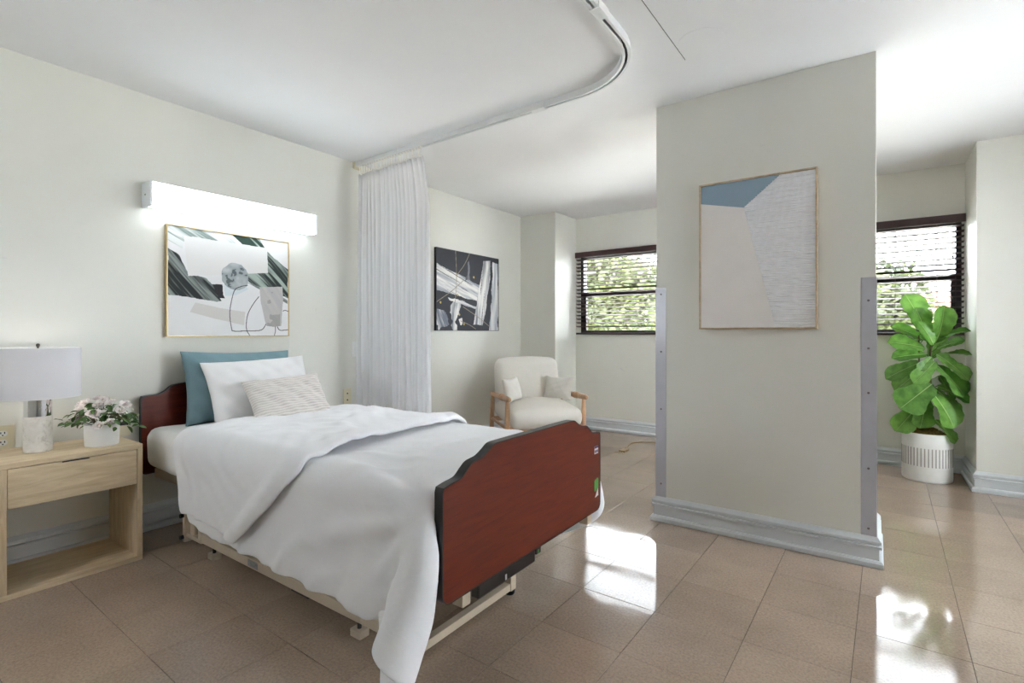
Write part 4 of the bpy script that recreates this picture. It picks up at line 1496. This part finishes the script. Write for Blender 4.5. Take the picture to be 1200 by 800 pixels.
def art_dark(U, V):
    asp = 0.80
    C = np.ones(U.shape + (3,)) * lin(44, 46, 54)
    C *= (0.75 + 0.5 * fbm(U, V, 51, (5, 5)))[..., None]
    def stroke(poly, ang, seed, c1, c2, wob=0.04):
        m_ = inside(U, V, poly, wob, seed)
        a = R(ang)
        x = U * math.cos(a) + V * asp * math.sin(a); y = -U * math.sin(a) + V * asp * math.cos(a)
        s = fbm(x + 3, y + 3, seed, (3, 34), 4)
        k = np.clip((s - 0.32) * 3.0, 0, 1)[..., None]
        edge = fbm(x + 5, y + 5, seed + 3, (2, 60), 2)
        m_ &= edge > 0.22
        cc = c2 * (1 - k) + c1 * k
        C[m_] = cc[m_]
    w1, w2 = lin(232, 230, 226), lin(150, 154, 164)
    stroke([(0.0, 0.19), (0.2, 0.26), (0.45, 0.33), (0.68, 0.40), (0.66, 0.62), (0.45, 0.58), (0.2, 0.54), (0.0, 0.50)], 17, 61, w1, w2)
    stroke([(0.73, 0.06), (0.86, 0.04), (0.85, 0.30), (0.78, 0.70), (0.72, 0.93), (0.56, 0.92), (0.62, 0.65), (0.68, 0.35)], 98, 62, w1, lin(120, 122, 130))
    stroke([(0.90, 0.05), (1.0, 0.06), (1.0, 1.0), (0.84, 1.0), (0.87, 0.6)], 92, 63, lin(226, 226, 226), lin(140, 150, 164))
    stroke([(0.0, 0.70), (0.10, 0.76), (0.18, 0.86), (0.20, 0.94), (0.08, 0.94), (0.02, 1.0), (0.0, 0.9)], 60, 64, w1, lin(110, 116, 128), 0.12)
    stroke([(0.24, 0.62), (0.36, 0.64), (0.34, 0.74), (0.29, 0.86), (0.29, 1.0), (0.22, 1.0), (0.24, 0.80), (0.2, 0.7)], 95, 65, w1, lin(110, 116, 128), 0.10)
    stroke([(0.16, 0.60), (0.40, 0.62), (0.62, 0.69), (0.60, 0.71), (0.38, 0.66), (0.18, 0.63)], 10, 66, w1, w2, 0.04)
    stroke([(0.33, 0.86), (0.39, 0.84), (0.38, 0.93), (0.35, 0.93)], 60, 67, w1, w2, 0.05)
    stroke([(0.47, 0.10), (0.50, 0.08), (0.51, 0.34), (0.45, 0.36)], 95, 68, lin(120, 122, 130), lin(70, 72, 80), 0.06)
    for a_, b_ in (((0.28, 0.0), (0.27, 0.7)), ((0.0, 0.66), (0.4, 0.36)), ((0.4, 0.7), (0.85, 0.95)), ((0.5, 0.0), (0.3, 0.3)), ((0.36, 0.88), (0.6, 0.98))):
        C[curve_dist(U, V, [a_, ((a_[0] + b_[0]) / 2 + 0.02, (a_[1] + b_[1]) / 2), b_], asp) < 0.0035] = lin(150, 140, 120)
    for sx_, sy_ in ((0.06, 0.66), (0.34, 0.80), (0.57, 0.30), (0.41, 0.92), (0.31, 0.55)):
        C[np.hypot(U - sx_, (V - sy_) * asp) < 0.012] = lin(196, 172, 96)
    return C

def picture(name, y0, y1, z0, z1, mat, fw, depth, label, fn, nu, nv):
    e = empty(name, (XL, (y0 + y1) / 2, z0))
    tag(e, label, 'picture')
    x0, x1 = XL + 0.004, XL + 0.004 + depth
    MB().box(x0, x1 - 0.006, y0 + fw, y1 - fw, z0 + fw, z1 - fw).build('canvas_block', M['art_cream'], e)
    for nm, b_ in (('frame_rail', (x0, x1, y0, y1, z1 - fw, z1)), ('frame_rail', (x0, x1, y0, y1, z0, z0 + fw)), ('frame_stile', (x0, x1, y0, y0 + fw, z0 + fw, z1 - fw)), ('frame_stile', (x0, x1, y1 - fw, y1, z0 + fw, z1 - fw))):
        MB().box(*b_).build(nm, mat, e, bevel=0.001)
    painted('painting', e, (x1 - 0.0055, y0 + fw, z1 - fw), (0, 1, 0), (0, 0, -1), (1, 0, 0), y1 - y0 - 2 * fw, z1 - z0 - 2 * fw, nu, nv, fn)
    return e
picture('framed_picture', 1.238, 1.985, 1.078, 1.722, M['gilt'], 0.006, 0.032, 'abstract green and white collage in a thin gold frame above the bed', art_bed, 330, 285)
picture('framed_picture', 3.435, 4.39, 1.122, 1.892, M['black'], 0.004, 0.028, 'black canvas with broad white brush strokes beside the curtain', art_dark, 210, 170)

# panel on the wall stub
PX0, PX1, PZ0, PZ1 = -0.800, -0.231, 1.120, 1.920
pa = empty('relief_panel', ((PX0 + PX1) / 2, CY0, PZ0))
tag(pa, 'oak framed relief panel in slate blue, cream and ridged white', 'picture')
y0, y1 = CY0 - 0.036, CY0 - 0.004
fw = 0.009
for nm, b_ in (('frame_rail', (PX0, PX1, y0, y1, PZ1 - fw, PZ1)), ('frame_rail', (PX0, PX1, y0, y1, PZ0, PZ0 + fw)), ('frame_stile', (PX0, PX0 + fw, y0, y1, PZ0 + fw, PZ1 - fw)), ('frame_stile', (PX1 - fw, PX1, y0, y1, PZ0 + fw, PZ1 - fw))):
    MB().box(*b_).build(nm, M['oakframe'], pa, bevel=0.001)
cx0, cx1, cz0, cz1 = PX0 + fw, PX1 - fw, PZ0 + fw, PZ1 - fw
cw, ch = cx1 - cx0, cz1 - cz0
yb = y0 + 0.012
MB().box(cx0, cx1, yb, y1, cz0, cz1).build('backing_board', M['art_cream'], pa)
def uv(u, v): return (cx0 + u * cw, cz1 - v * ch)
A, B_, C_, D_ = uv(0, 0.122), uv(0.400, 0.185), uv(0.715, 0.0), uv(0.675, 1.0)
MB().prism([uv(0, 0), A, B_, C_], 'y', yb - 0.003, yb).build('blue_field', M['art_blue'], pa)
MB().prism([A, uv(0, 1), D_, B_], 'y', yb - 0.003, yb).build('cream_field', M['art_cream'], pa)
rid = MB()
nr = 92
for k in range(nr):
    za, zb = cz1 - ch * k / nr, cz1 - ch * (k + 1) / nr
    zc = (za + zb) / 2
    def left(z):
        v = (cz1 - z) / ch
        if v < 0.185:
            return cx0 + cw * (0.715 + (0.400 - 0.715) * v / 0.185)
        return cx0 + cw * (0.400 + (0.675 - 0.400) * (v - 0.185) / 0.815)
    xl = left(zc)
    ns_ = 10
    vs = []
    for q in range(ns_ + 1):
        x = xl + (cx1 - xl) * q / ns_
        wob = 0.0012 * math.sin(x * 22 + k * 1.9) + 0.0008 * math.sin(x * 47 + k * 0.7)
        dp = 0.004 + 0.0025 * math.sin(k * 2.3 + x * 9)
        vs += [(x, yb - 0.0005, za + 0.0004), (x, yb - dp - 0.001, zc + 0.0016 + wob), (x, yb - 0.0005, zb + 0.0004)]
    fs = []
    for q in range(ns_):
        o = q * 3
        fs += [(o, o + 1, o + 4, o + 3), (o + 1, o + 2, o + 5, o + 4)]
    rid.add(vs, fs)
ro = rid.build('ridged_field', M['art_ridge'], pa)
ro['kind'] = 'stuff'

# ------------------------------------------------------------------ curtain track and curtain
tr = empty('curtain_track', (-2.1, 2.54, H))
tag(tr, 'white ceiling curtain track bending round the bed', 'curtain track')
path = [(-3.315, 2.565)]
xa, ya, rad = -1.33, 2.512, 0.40
path += [(-2.3, 2.539), (xa, ya)]
for k in range(1, 13):
    a = R(90) * k / 12
    path.append((xa + rad * math.sin(a) * 1.03, ya - rad * (1 - math.cos(a))))
path += [(-0.915, 1.6), (-0.915, 0.8), (-0.915, 0.1)]
HT = 0.034
w2_ = 0.019
# channel: top plate, two webs and two lips with the open slot between them
prof = [(-w2_, H), (-w2_, H - HT), (-0.006, H - HT), (-0.006, H - HT + 0.003), (-w2_ + 0.003, H - HT + 0.003), (-w2_ + 0.003, H - 0.004),
        (w2_ - 0.003, H - 0.004), (w2_ - 0.003, H - HT + 0.003), (0.006, H - HT + 0.003), (0.006, H - HT), (w2_, H - HT), (w2_, H)]
MB().sweep(path, prof).build('channel', M['track'], tr, smooth=30)
MB().sweep(path, [(-0.014, H - 0.0045), (0.014, H - 0.0045), (0.014, H - 0.006), (-0.014, H - 0.006)]).build('slot_shade', M['dark_metal'], tr, smooth=30)  # dark strip standing in for the shade inside the slot
for (x, y, a) in ((-1.60, 2.520, R(-1.5)), (-0.915, 1.90, R(90)), (-2.86, 2.553, R(-1.5))):
    s = MB().box(-0.045, 0.045, -w2_ - 0.004, w2_ + 0.004, -HT - 0.002, -0.0005)
    o = s.build('joint_sleeve', M['track'], tr, world=False, bevel=0.002)
    o.location = (x - tr.location.x, y - tr.location.y, 0)
    o.rotation_euler = (0, 0, a)
MB().box(-3.32, -3.300, 2.535, 2.597, H - 0.05, H - 0.001).build('end_bracket', M['ivory'], tr, bevel=0.002)

cu = empty('privacy_curtain', (-2.9, 2.56, 0.3))
tag(cu, 'white pleated privacy curtain hanging beside the bed head', 'curtain')
CXA, CXB = -3.285, -2.555
nc, nz_ = 260, 34
vs, fs = [], []
ztop, zbot = 2.325, 0.32
NP = 19
for j in range(nz_ + 1):
    t = j / nz_
    z = ztop + (zbot - ztop) * t
    for i in range(nc + 1):
        u = i / nc
        right = CXB + 0.055 * min(1, t * 6) ** 0.7 + 0.03 * t
        x = CXA + (right - CXA) * u
        am = 0.016 + 0.016 * min(1, t * 2)
        ph = 2 * math.pi * NP * (u + 0.010 * math.sin(u * 31) + 0.004 * math.sin(t * 4 + u * 12))
        y = 2.562 - 0.027 * u + am * math.sin(ph) * (0.75 + 0.25 * math.sin(u * 47)) + 0.006 * math.sin(t * 5 + u * 20)
        x += 0.004 * math.cos(ph)
        vs.append((x, y, z))
for j in range(nz_):
    for i in range(nc):
        a = j * (nc + 1) + i
        fs.append((a, a + 1, a + nc + 2, a + nc + 1))
c = MB().add(vs, fs)
c.build('curtain_fabric', M['curtain'], cu, smooth=180, solid=0.0015)
hk = None
for i in range(24):
    x = CXA + 0.012 + (CXB - CXA - 0.03) * i / 23
    y = 2.562 - 0.027 * (i / 23)
    if hk is None:
        mb = MB().box(-0.0045, 0.0045, -0.006, 0.006, 0.0, 0.008)
        mb.tube([(0, 0, 0.006), (0, 0.002, -0.03), (0, 0.004, -0.058), (0, -0.006, -0.064), (0, -0.008, -0.052)], 0.003, 6)
        hk = mb.build('hook', M['hook'], cu, world=False, smooth=50)
        o = hk
    else:
        o = inst(hk, cu, (0, 0, 0))
    o.location = (x - cu.location.x, y - cu.location.y, H - HT - 0.0085 - cu.location.z)
    o.rotation_euler = (0, 0, random.uniform(-0.5, 0.5))

# ------------------------------------------------------------------ outlets and switch on the bed wall
def plate(name, y, z, w, h, mat, label, cat, kind):
    e = empty(name, (XL, y, z))
    tag(e, label, cat)
    MB().box(XL, XL + 0.006, y - w / 2, y + w / 2, z - h / 2, z + h / 2).build('cover_plate', M[mat], e, bevel=0.002)
    if kind == 'duplex':
        for dz in (-0.021, 0.021):
            r_ = MB()
            r_.prism([(y + 0.017 * math.cos(a), z + dz + 0.014 * math.sin(a)) for a in [2 * math.pi * k / 16 for k in range(16)]], 'x', XL + 0.006, XL + 0.009)
            ro_ = r_.build('receptacle', M['white_plastic'], e)
            for dy in (-0.0065, 0.0065):
                MB().box(XL + 0.009, XL + 0.0096, y + dy - 0.0018, y + dy + 0.0018, z + dz - 0.001, z + dz + 0.008).build('slot', M['black'], ro_)
            MB().box(XL + 0.009, XL + 0.0096, y - 0.0025, y + 0.0025, z + dz - 0.010, z + dz - 0.005).build('slot', M['black'], ro_)
    elif kind == 'holes':
        for dz in (-0.028, 0.022):
            MB().tube([(XL + 0.006, y, z + dz), (XL + 0.0075, y, z + dz)], 0.006, 12).build('jack', M['dark_metal'], e)
    elif kind == 'switch':
        MB().box(XL + 0.006, XL + 0.009, y - 0.014, y + 0.014, z - 0.028, z + 0.030).build('inner_panel', M['white_plastic'], e, bevel=0.001)
        MB().tube([(XL + 0.009, y, z + 0.016), (XL + 0.0105, y, z + 0.016)], 0.006, 12).build('sensor', M['dark_metal'], e)
        MB().box(XL + 0.009, XL + 0.014, y - 0.010, y + 0.010, z - 0.024, z - 0.008).build('rocker', M['lamp_white'], e, bevel=0.001)
    elif kind == 'plug':
        MB().box(XL + 0.006, XL + 0.045, y - 0.02, y + 0.02, z + 0.006, z + 0.04).build('plug', M['black'], e, bevel=0.005)
    return e
plate('wall_outlet', 0.572, 0.610, 0.084, 0.118, 'ivory', 'ivory double outlet on the wall behind the table lamp', 'outlet', 'duplex')
plate('wall_outlet', 1.035, 0.600, 0.075, 0.118, 'ivory', 'tan outlet with black plug half hidden by the roses', 'outlet', 'plug')
plate('wall_outlet', 2.482, 0.613, 0.072, 0.118, 'ivory', 'ivory wall plate with two holes above the mattress', 'outlet', 'holes')
plate('wall_switch', 2.568, 0.975, 0.080, 0.118, 'white_plastic', 'white switch plate close to the curtain edge', 'switch', 'switch')

# ------------------------------------------------------------------ armchair
ac = empty('armchair', (-2.56, 4.00, 0.0), R(-40 + 90))
tag(ac, 'oatmeal armchair with turned beech arms in the corner', 'armchair')
# local: faces -Y, x to the right
def soft_box(name, sx_, sy_, sz_, mat, parent, loc, rot=(0, 0, 0), puff=0.03, r=0.06, taper=0.0, dome=0.0):
    bm = bmesh.new()
    bmesh.ops.create_cube(bm, size=1)
    bmesh.ops.scale(bm, vec=(sx_, sy_, sz_), verts=bm.verts)
    bmesh.ops.bevel(bm, geom=list(bm.edges), offset=r, segments=4, profile=0.5, affect='EDGES')
    for _ in range(3):
        lg = [e for e in bm.edges if e.calc_length() > 0.09]
        if not lg: break
        bmesh.ops.subdivide_edges(bm, edges=lg, cuts=1, use_grid_fill=True)
    for v in bm.verts:
        x, y, z = v.co
        fx, fy, fz = x / (sx_ / 2), y / (sy_ / 2), z / (sz_ / 2)
        e = (1 - min(1, fx * fx)) * (1 - min(1, fy * fy))
        v.co.z += puff * (1 - min(1, fx ** 2)) * (1 - min(1, fy ** 2)) * max(0, fz)
        v.co.y += puff * 0.6 * (1 - min(1, fx ** 2)) * (1 - min(1, fz ** 2)) * fy
        if taper:
            v.co.x *= 1 - taper * (fz + 1) / 2
        if dome:
            v.co.y -= dome * (1 - fx * fx)
    bmesh.ops.recalc_face_normals(bm, faces=bm.faces)
    me = bpy.data.meshes.new(name)
    bm.to_mesh(me)
    bm.free()
    o = link(name, me, mat, parent, smooth=180, subsurf=1)
    o.location = loc
    o.rotation_euler = rot
    return o
soft_box('seat_cushion', 0.675, 0.64, 0.17, M['chair_fabric'], ac, (0, -0.02, 0.365), (R(3), 0, 0), 0.045, 0.07)
soft_box('backrest', 0.675, 0.15, 0.56, M['chair_fabric'], ac, (0, 0.30, 0.575), (R(-13), 0, 0), 0.02, 0.07, taper=0.06)
def turned(p0, p1, r0, rm, r1, n=12):
    p0, p1 = Vector(p0), Vector(p1)
    pts, rs_ = [], []
    for k in range(n + 1):
        t = k / n
        pts.append(p0.lerp(p1, t))
        rs_.append((r0 * (1 - t) + r1 * t) * (1 - 4 * t * (1 - t)) + rm * 4 * t * (1 - t))
    return pts, rs_
for s in (-1, 1):
    x = 0.350 * s
    pts, rs_ = turned((x, -0.285, 0.0), (x, -0.285, 0.515), 0.016, 0.024, 0.015)
    MB().tube(pts, rs_, 14).build('front_leg', M['beech'], ac, world=False, smooth=60)
    pts, rs_ = turned((x, 0.36, 0.0), (x, 0.29, 0.50), 0.016, 0.023, 0.016)
    MB().tube(pts, rs_, 14).build('rear_leg', M['beech'], ac, world=False, smooth=60)
    # arm: tapered turned bar with two beads
    pr = [(-0.365, 0.0), (-0.362, 0.013), (-0.345, 0.021), (-0.30, 0.023), (-0.22, 0.025), (-0.135, 0.026), (-0.13, 0.030), (-0.118, 0.030), (-0.112, 0.026), (-0.09, 0.026), (-0.085, 0.030), (-0.073, 0.030),
          (-0.068, 0.026), (0.1, 0.024), (0.25, 0.021), (0.335, 0.018), (0.352, 0.012), (0.356, 0.0)]
    MB().tube([(x, y, 0.525 - 0.03 * (y)) for y, r_ in pr], [max(r_, 0.0005) for y, r_ in pr], 16).build('armrest', M['beech'], ac, world=False, smooth=50)
    MB().tube([(x, -0.285, 0.275), (x, 0.31, 0.275)], 0.014, 12).build('side_rail', M['beech'], ac, world=False, smooth=60)
MB().box(-0.345, 0.345, -0.298, -0.272, 0.250, 0.295).build('seat_rail', M['beech'], ac, world=False, bevel=0.004)
MB().box(-0.345, 0.345, 0.305, 0.331, 0.250, 0.295).build('seat_rail', M['beech'], ac, world=False, bevel=0.004)
AM = Matrix.Translation(ac.location) @ Matrix.Rotation(R(50), 4, 'Z')
for s, lab in ((-1, 'small cream cushion on the curtain side of the armchair'), (1, 'small cream cushion on the window side of the armchair')):
    c_ = pillow_mesh('cushion', 0.160, 0.115, 0.052, M['cushion'], 20 + s, pinch=0.13, n=22, wr=0.2)
    tag(c_, lab, 'cushion', 'cushions on the armchair')
    lp = AM @ Vector((0.235 * s, -0.015 if s < 0 else 0.05, 0.582))
    c_.location = lp
    c_.rotation_euler = (Matrix.Rotation(R(50) - s * R(52) , 3, 'Z') @ Matrix.Rotation(R(-16), 3, 'X')).to_euler()

# ------------------------------------------------------------------ fiddle leaf fig
fx0, fy0 = 0.318, 4.965
fg = empty('potted_fig', (fx0, fy0, 0))
tag(fg, 'fiddle leaf fig in a white slotted pot under the window', 'plant')
PR, PH = 0.152, 0.355
MB().lathe([(0.0, 0.0), (PR - 0.008, 0.0), (PR - 0.002, 0.006), (PR, 0.02), (PR, PH - 0.006), (PR - 0.003, PH), (PR - 0.010, PH), (PR - 0.012, PH - 0.006), (PR - 0.012, PH - 0.035), (0.0, PH - 0.035)], 64, (fx0, fy0, 0)).build('pot', M['pot_white'], fg, smooth=40)
sl = None
for k in range(44):
    a = 2 * math.pi * k / 44
    if sl is None:
        sl = MB().box(-0.0012, 0.0012, -0.0035, 0.0035, 0, 0.135).build('pot_slot', M['pot_groove'], fg, world=False)
        o = sl
    else:
        o = inst(sl, fg, (0, 0, 0))
    o.location = (PR * math.cos(a), PR * math.sin(a), 0.115)
    o.rotation_euler = (0, 0, a)
MB().lathe([(PR - 0.0125, PH - 0.03), (0.10, PH - 0.012), (0.0, PH - 0.002)], 40, (fx0, fy0, 0)).build('soil', M['soil'], fg, smooth=60)
ms = MB()
rg = random.Random(3)
for k in range(420):
    a, r_ = rg.uniform(0, 6.283), 0.118 * math.sqrt(rg.random())
    hgt = PH - 0.02 + 0.055 * (1 - (r_ / 0.125) ** 2) + rg.uniform(-0.004, 0.004)
    x, y = r_ * math.cos(a), r_ * math.sin(a)
    s_ = rg.uniform(0.004, 0.008)
    d = Vector((rg.gauss(0, 1), rg.gauss(0, 1), rg.gauss(0.4, 0.6))).normalized() * s_ * 2.2
    w_ = d.orthogonal().normalized() * s_ * 0.5
    q = d.cross(w_).normalized() * s_ * 0.5
    c0 = Vector((x, y, hgt))
    ms.add([c0 - d * 0.5 + w_, c0 - d * 0.5 - w_, c0 - d * 0.5 + q, c0 + d], [(0, 1, 3), (1, 2, 3), (2, 0, 3), (0, 2, 1)])
mo = ms.build('moss', M['moss'], fg, world=False)
mo['kind'] = 'stuff'
MB().lathe([(0.122, PH - 0.028), (0.09, PH + 0.004), (0.05, PH + 0.024), (0.0, PH + 0.030)], 30, (fx0, fy0, 0)).build('moss_mound', M['moss'], fg, smooth=60)
def loc2(a, d, z):
    return (a * RX + d * FX, a * RY + d * FY, z)
def stem_pt(z):
    t = (z - 0.35) / 0.8
    return (0.045 * t + 0.01 * math.sin(t * 6), 0.0)
MB().tube([loc2(*stem_pt(z), z) for z in (0.33, 0.5, 0.65, 0.8, 0.95, 1.08)], [0.010, 0.009, 0.008, 0.007, 0.006, 0.004], 8).build('stem', M['stem'], fg, world=False, smooth=60)
MB().tube([loc2(-0.02, 0, 0.33), loc2(-0.045, -0.01, 0.6), loc2(-0.05, -0.01, 0.85), loc2(-0.06, 0, 1.08)], [0.009, 0.008, 0.006, 0.004], 8).build('stem', M['stem'], fg, world=False, smooth=60)

def fig_leaf(seed):
    """obovate blade with a waist, lateral vein corrugation; unit length along +x, normal +z"""
    rg_ = random.Random(seed)
    nu, nv = 15, 9
    vs, fs = [], []
    wp = [(0, 0.02), (0.06, 0.15), (0.2, 0.215), (0.35, 0.225), (0.5, 0.26), (0.68, 0.335), (0.82, 0.335), (0.92, 0.25), (0.975, 0.14), (1.0, 0.02)]
    wv = rg_.uniform(0, 6)
    for i in range(nu):
        t = i / (nu - 1)
        w = np.interp(t, [p_[0] for p_ in wp], [p_[1] for p_ in wp])
        for j in range(nv):
            s = (j / (nv - 1) - 0.5) * 2
            z = 0.22 * abs(s) * w - 0.22 * t * t + 0.05 * t
            z += 0.022 * math.sin((t - abs(s) * 0.15) * 34) * (abs(s) ** 0.7) * (1 - t * 0.3)
            z += 0.030 * s * abs(s) * math.sin(t * 7 + wv + (1.5 if s > 0 else 0))
            vs.append((t, s * w, z))
    for i in range(nu - 1):
        for j in range(nv - 1):
            fs.append((i * nv + j, (i + 1) * nv + j, (i + 1) * nv + j + 1, i * nv + j + 1))
    return MB().add(vs, fs)
def fig_vein():
    mb = MB()
    pts = [(t, 0, -0.22 * t * t + 0.05 * t + 0.004) for t in [k / 8 for k in range(9)]]
    mb.tube(pts, [0.012 * (1 - 0.75 * k / 8) for k in range(9)], 5)
    return mb
leaf_src = []
def at_plane(px, py, y):
    u, v = (px - 600) / 600, (390 - py) / 600
    dx, dy = -math.sin(th0) + u * math.cos(th0), math.cos(th0) + u * math.sin(th0)
    t = y / dy
    return Vector((dx * t - fx0, y - fy0, 1.1 + v * t))
# (base a, base z, tip a, tip z, base depth, tip depth, width factor) in metres; a = picture right, depth = towards viewer
PXM = 0.00647
def A_(px): return (px - 1088) * PXM
def Z_(py): return 1.1 - (py - 390) * PXM
leaves = [
    (1082, 388, 1068, 346, 0.03, 0.06, 1.15), (1086, 400, 1079, 362, 0.06, 0.10, 1.0), (1096, 402, 1112, 362, 0.02, 0.08, 1.1), (1094, 404, 1082, 378, 0.07, 0.12, 1.0),
    (1098, 396, 1133, 384, 0.0, 0.02, 0.9), (1082, 398, 1050, 380, 0.0, 0.06, 0.9), (1084, 408, 1046, 398, 0.04, 0.12, 1.1), (1098, 408, 1127, 397, 0.04, 0.08, 0.7),
    (1100, 416, 1139, 411, 0.0, 0.03, 0.75), (1086, 415, 1049, 416, 0.02, 0.10, 0.8), (1097, 415, 1138, 440, 0.05, 0.10, 0.9), (1080, 424, 1041, 440, 0.0, 0.08, 0.8),
    (1096, 423, 1074, 446, 0.10, 0.18, 0.9), (1088, 430, 1047, 453, -0.04, -0.02, 1.0), (1098, 428, 1133, 459, 0.08, 0.14, 1.0), (1098, 452, 1139, 467, 0.03, 0.06, 0.75),
    (1092, 450, 1058, 476, 0.12, 0.20, 1.35), (1095, 455, 1130, 485, 0.03, 0.04, 0.8), (1080, 470, 1053, 503, 0.06, 0.13, 0.9), (1084, 468, 1082, 500, 0.10, 0.14, 1.2),
    (1094, 462, 1122, 497, 0.12, 0.17, 1.25), (1096, 492, 1122, 516, 0.08, 0.10, 0.75), (1090, 420, 1100, 380, -0.06, -0.10, 1.1), (1086, 440, 1070, 470, -0.08, -0.10, 1.2), (1100, 440, 1120, 470, -0.06, -0.08, 1.2),
    (1092, 418, 1078, 432, 0.10, 0.16, 0.8),
]
for k in range(3):
    leaf_src.append(fig_leaf(k + 1).build('leaf', M['fig'], fg, world=False, smooth=180))
vein_src = fig_vein().build('midrib', M['vein'], leaf_src[0], world=False, smooth=180)
used = [False] * 3
for k, (bx, bz, tx, tz, bd, td, wf) in enumerate(leaves):
    p0 = at_plane(bx, bz, fy0 - bd); p1 = at_plane(tx, tz, fy0 - td)
    p1.x = min(p1.x, 0.235); p1.z = max(p1.z, 0.30)
    d = p1 - p0
    Ls = max(d.length * 1.06, 0.13)
    x_ = d.normalized()
    # blades turn their upper face outwards and up, those in front towards the room
    face = Vector(loc2(0.0, 0.9 if td > 0.05 else 0.35, 0.55)) + Vector((0, 0, 0.15))
    if tz < bz - 20:      # upright young leaves show their face
        face = Vector(loc2(0.1, 1.0, 0.1))
    z_ = (face - x_ * face.dot(x_)).normalized()
    y_ = z_.cross(x_)
    rot = Matrix((x_, y_, z_)).transposed().to_euler()
    q = k % 3
    if not used[q]:
        o = leaf_src[q]
        used[q] = True
    else:
        o = inst(leaf_src[q], fg, (0, 0, 0))
    o.location = p0
    o.rotation_euler = rot
    o.scale = (Ls, Ls * 0.95 * wf, Ls)
    if not (o is leaf_src[0]):
        inst(vein_src, o, (0, 0, 0))
    # leaf stalk back to a stem
    zs = p0.z - 0.03
    sp_ = loc2(*stem_pt(zs), zs) if bx > 1085 else loc2(-0.05, -0.01, zs)
    MB().tube([sp_, tuple((Vector(sp_) + p0) / 2 + Vector((0, 0, -0.004))), tuple(p0)], 0.0028, 6).build('leaf_stalk', M['rose_leaf'], fg, world=False)

# ------------------------------------------------------------------ cable end on the floor by the window
MB().tube([(-1.68, 5.10, 0.006), (-1.80, 5.03, 0.006), (-1.92, 4.96, 0.006), (-1.985, 4.87, 0.007), (-1.97, 4.75, 0.007), (-1.90, 4.55, 0.006), (-1.905, 4.45, 0.006)], 0.006, 8)
cbm = MB().tube([(-1.62, 5.15, 0.006), (-1.80, 5.03, 0.006), (-1.92, 4.95, 0.006), (-1.98, 4.84, 0.006), (-1.95, 4.66, 0.006), (-1.90, 4.52, 0.006)], 0.006, 8)
ce = empty('cable_end', (-1.9, 4.8, 0))
tag(ce, 'short yellowed cable with a frayed plug lying on the floor', 'cable')
cbm.build('cable', M['cable'], ce, smooth=60)
MB().box(-1.935, -1.875, 4.43, 4.53, 0.0, 0.018).build('plug', M['cable'], ce, bevel=0.005)
for k in range(3):
    MB().tube([(-1.92 + k * 0.012, 4.435, 0.008), (-1.94 + k * 0.03, 4.40, 0.006), (-1.95 + k * 0.04, 4.375, 0.005)], 0.003, 6).build('prong', M['cable'], ce)
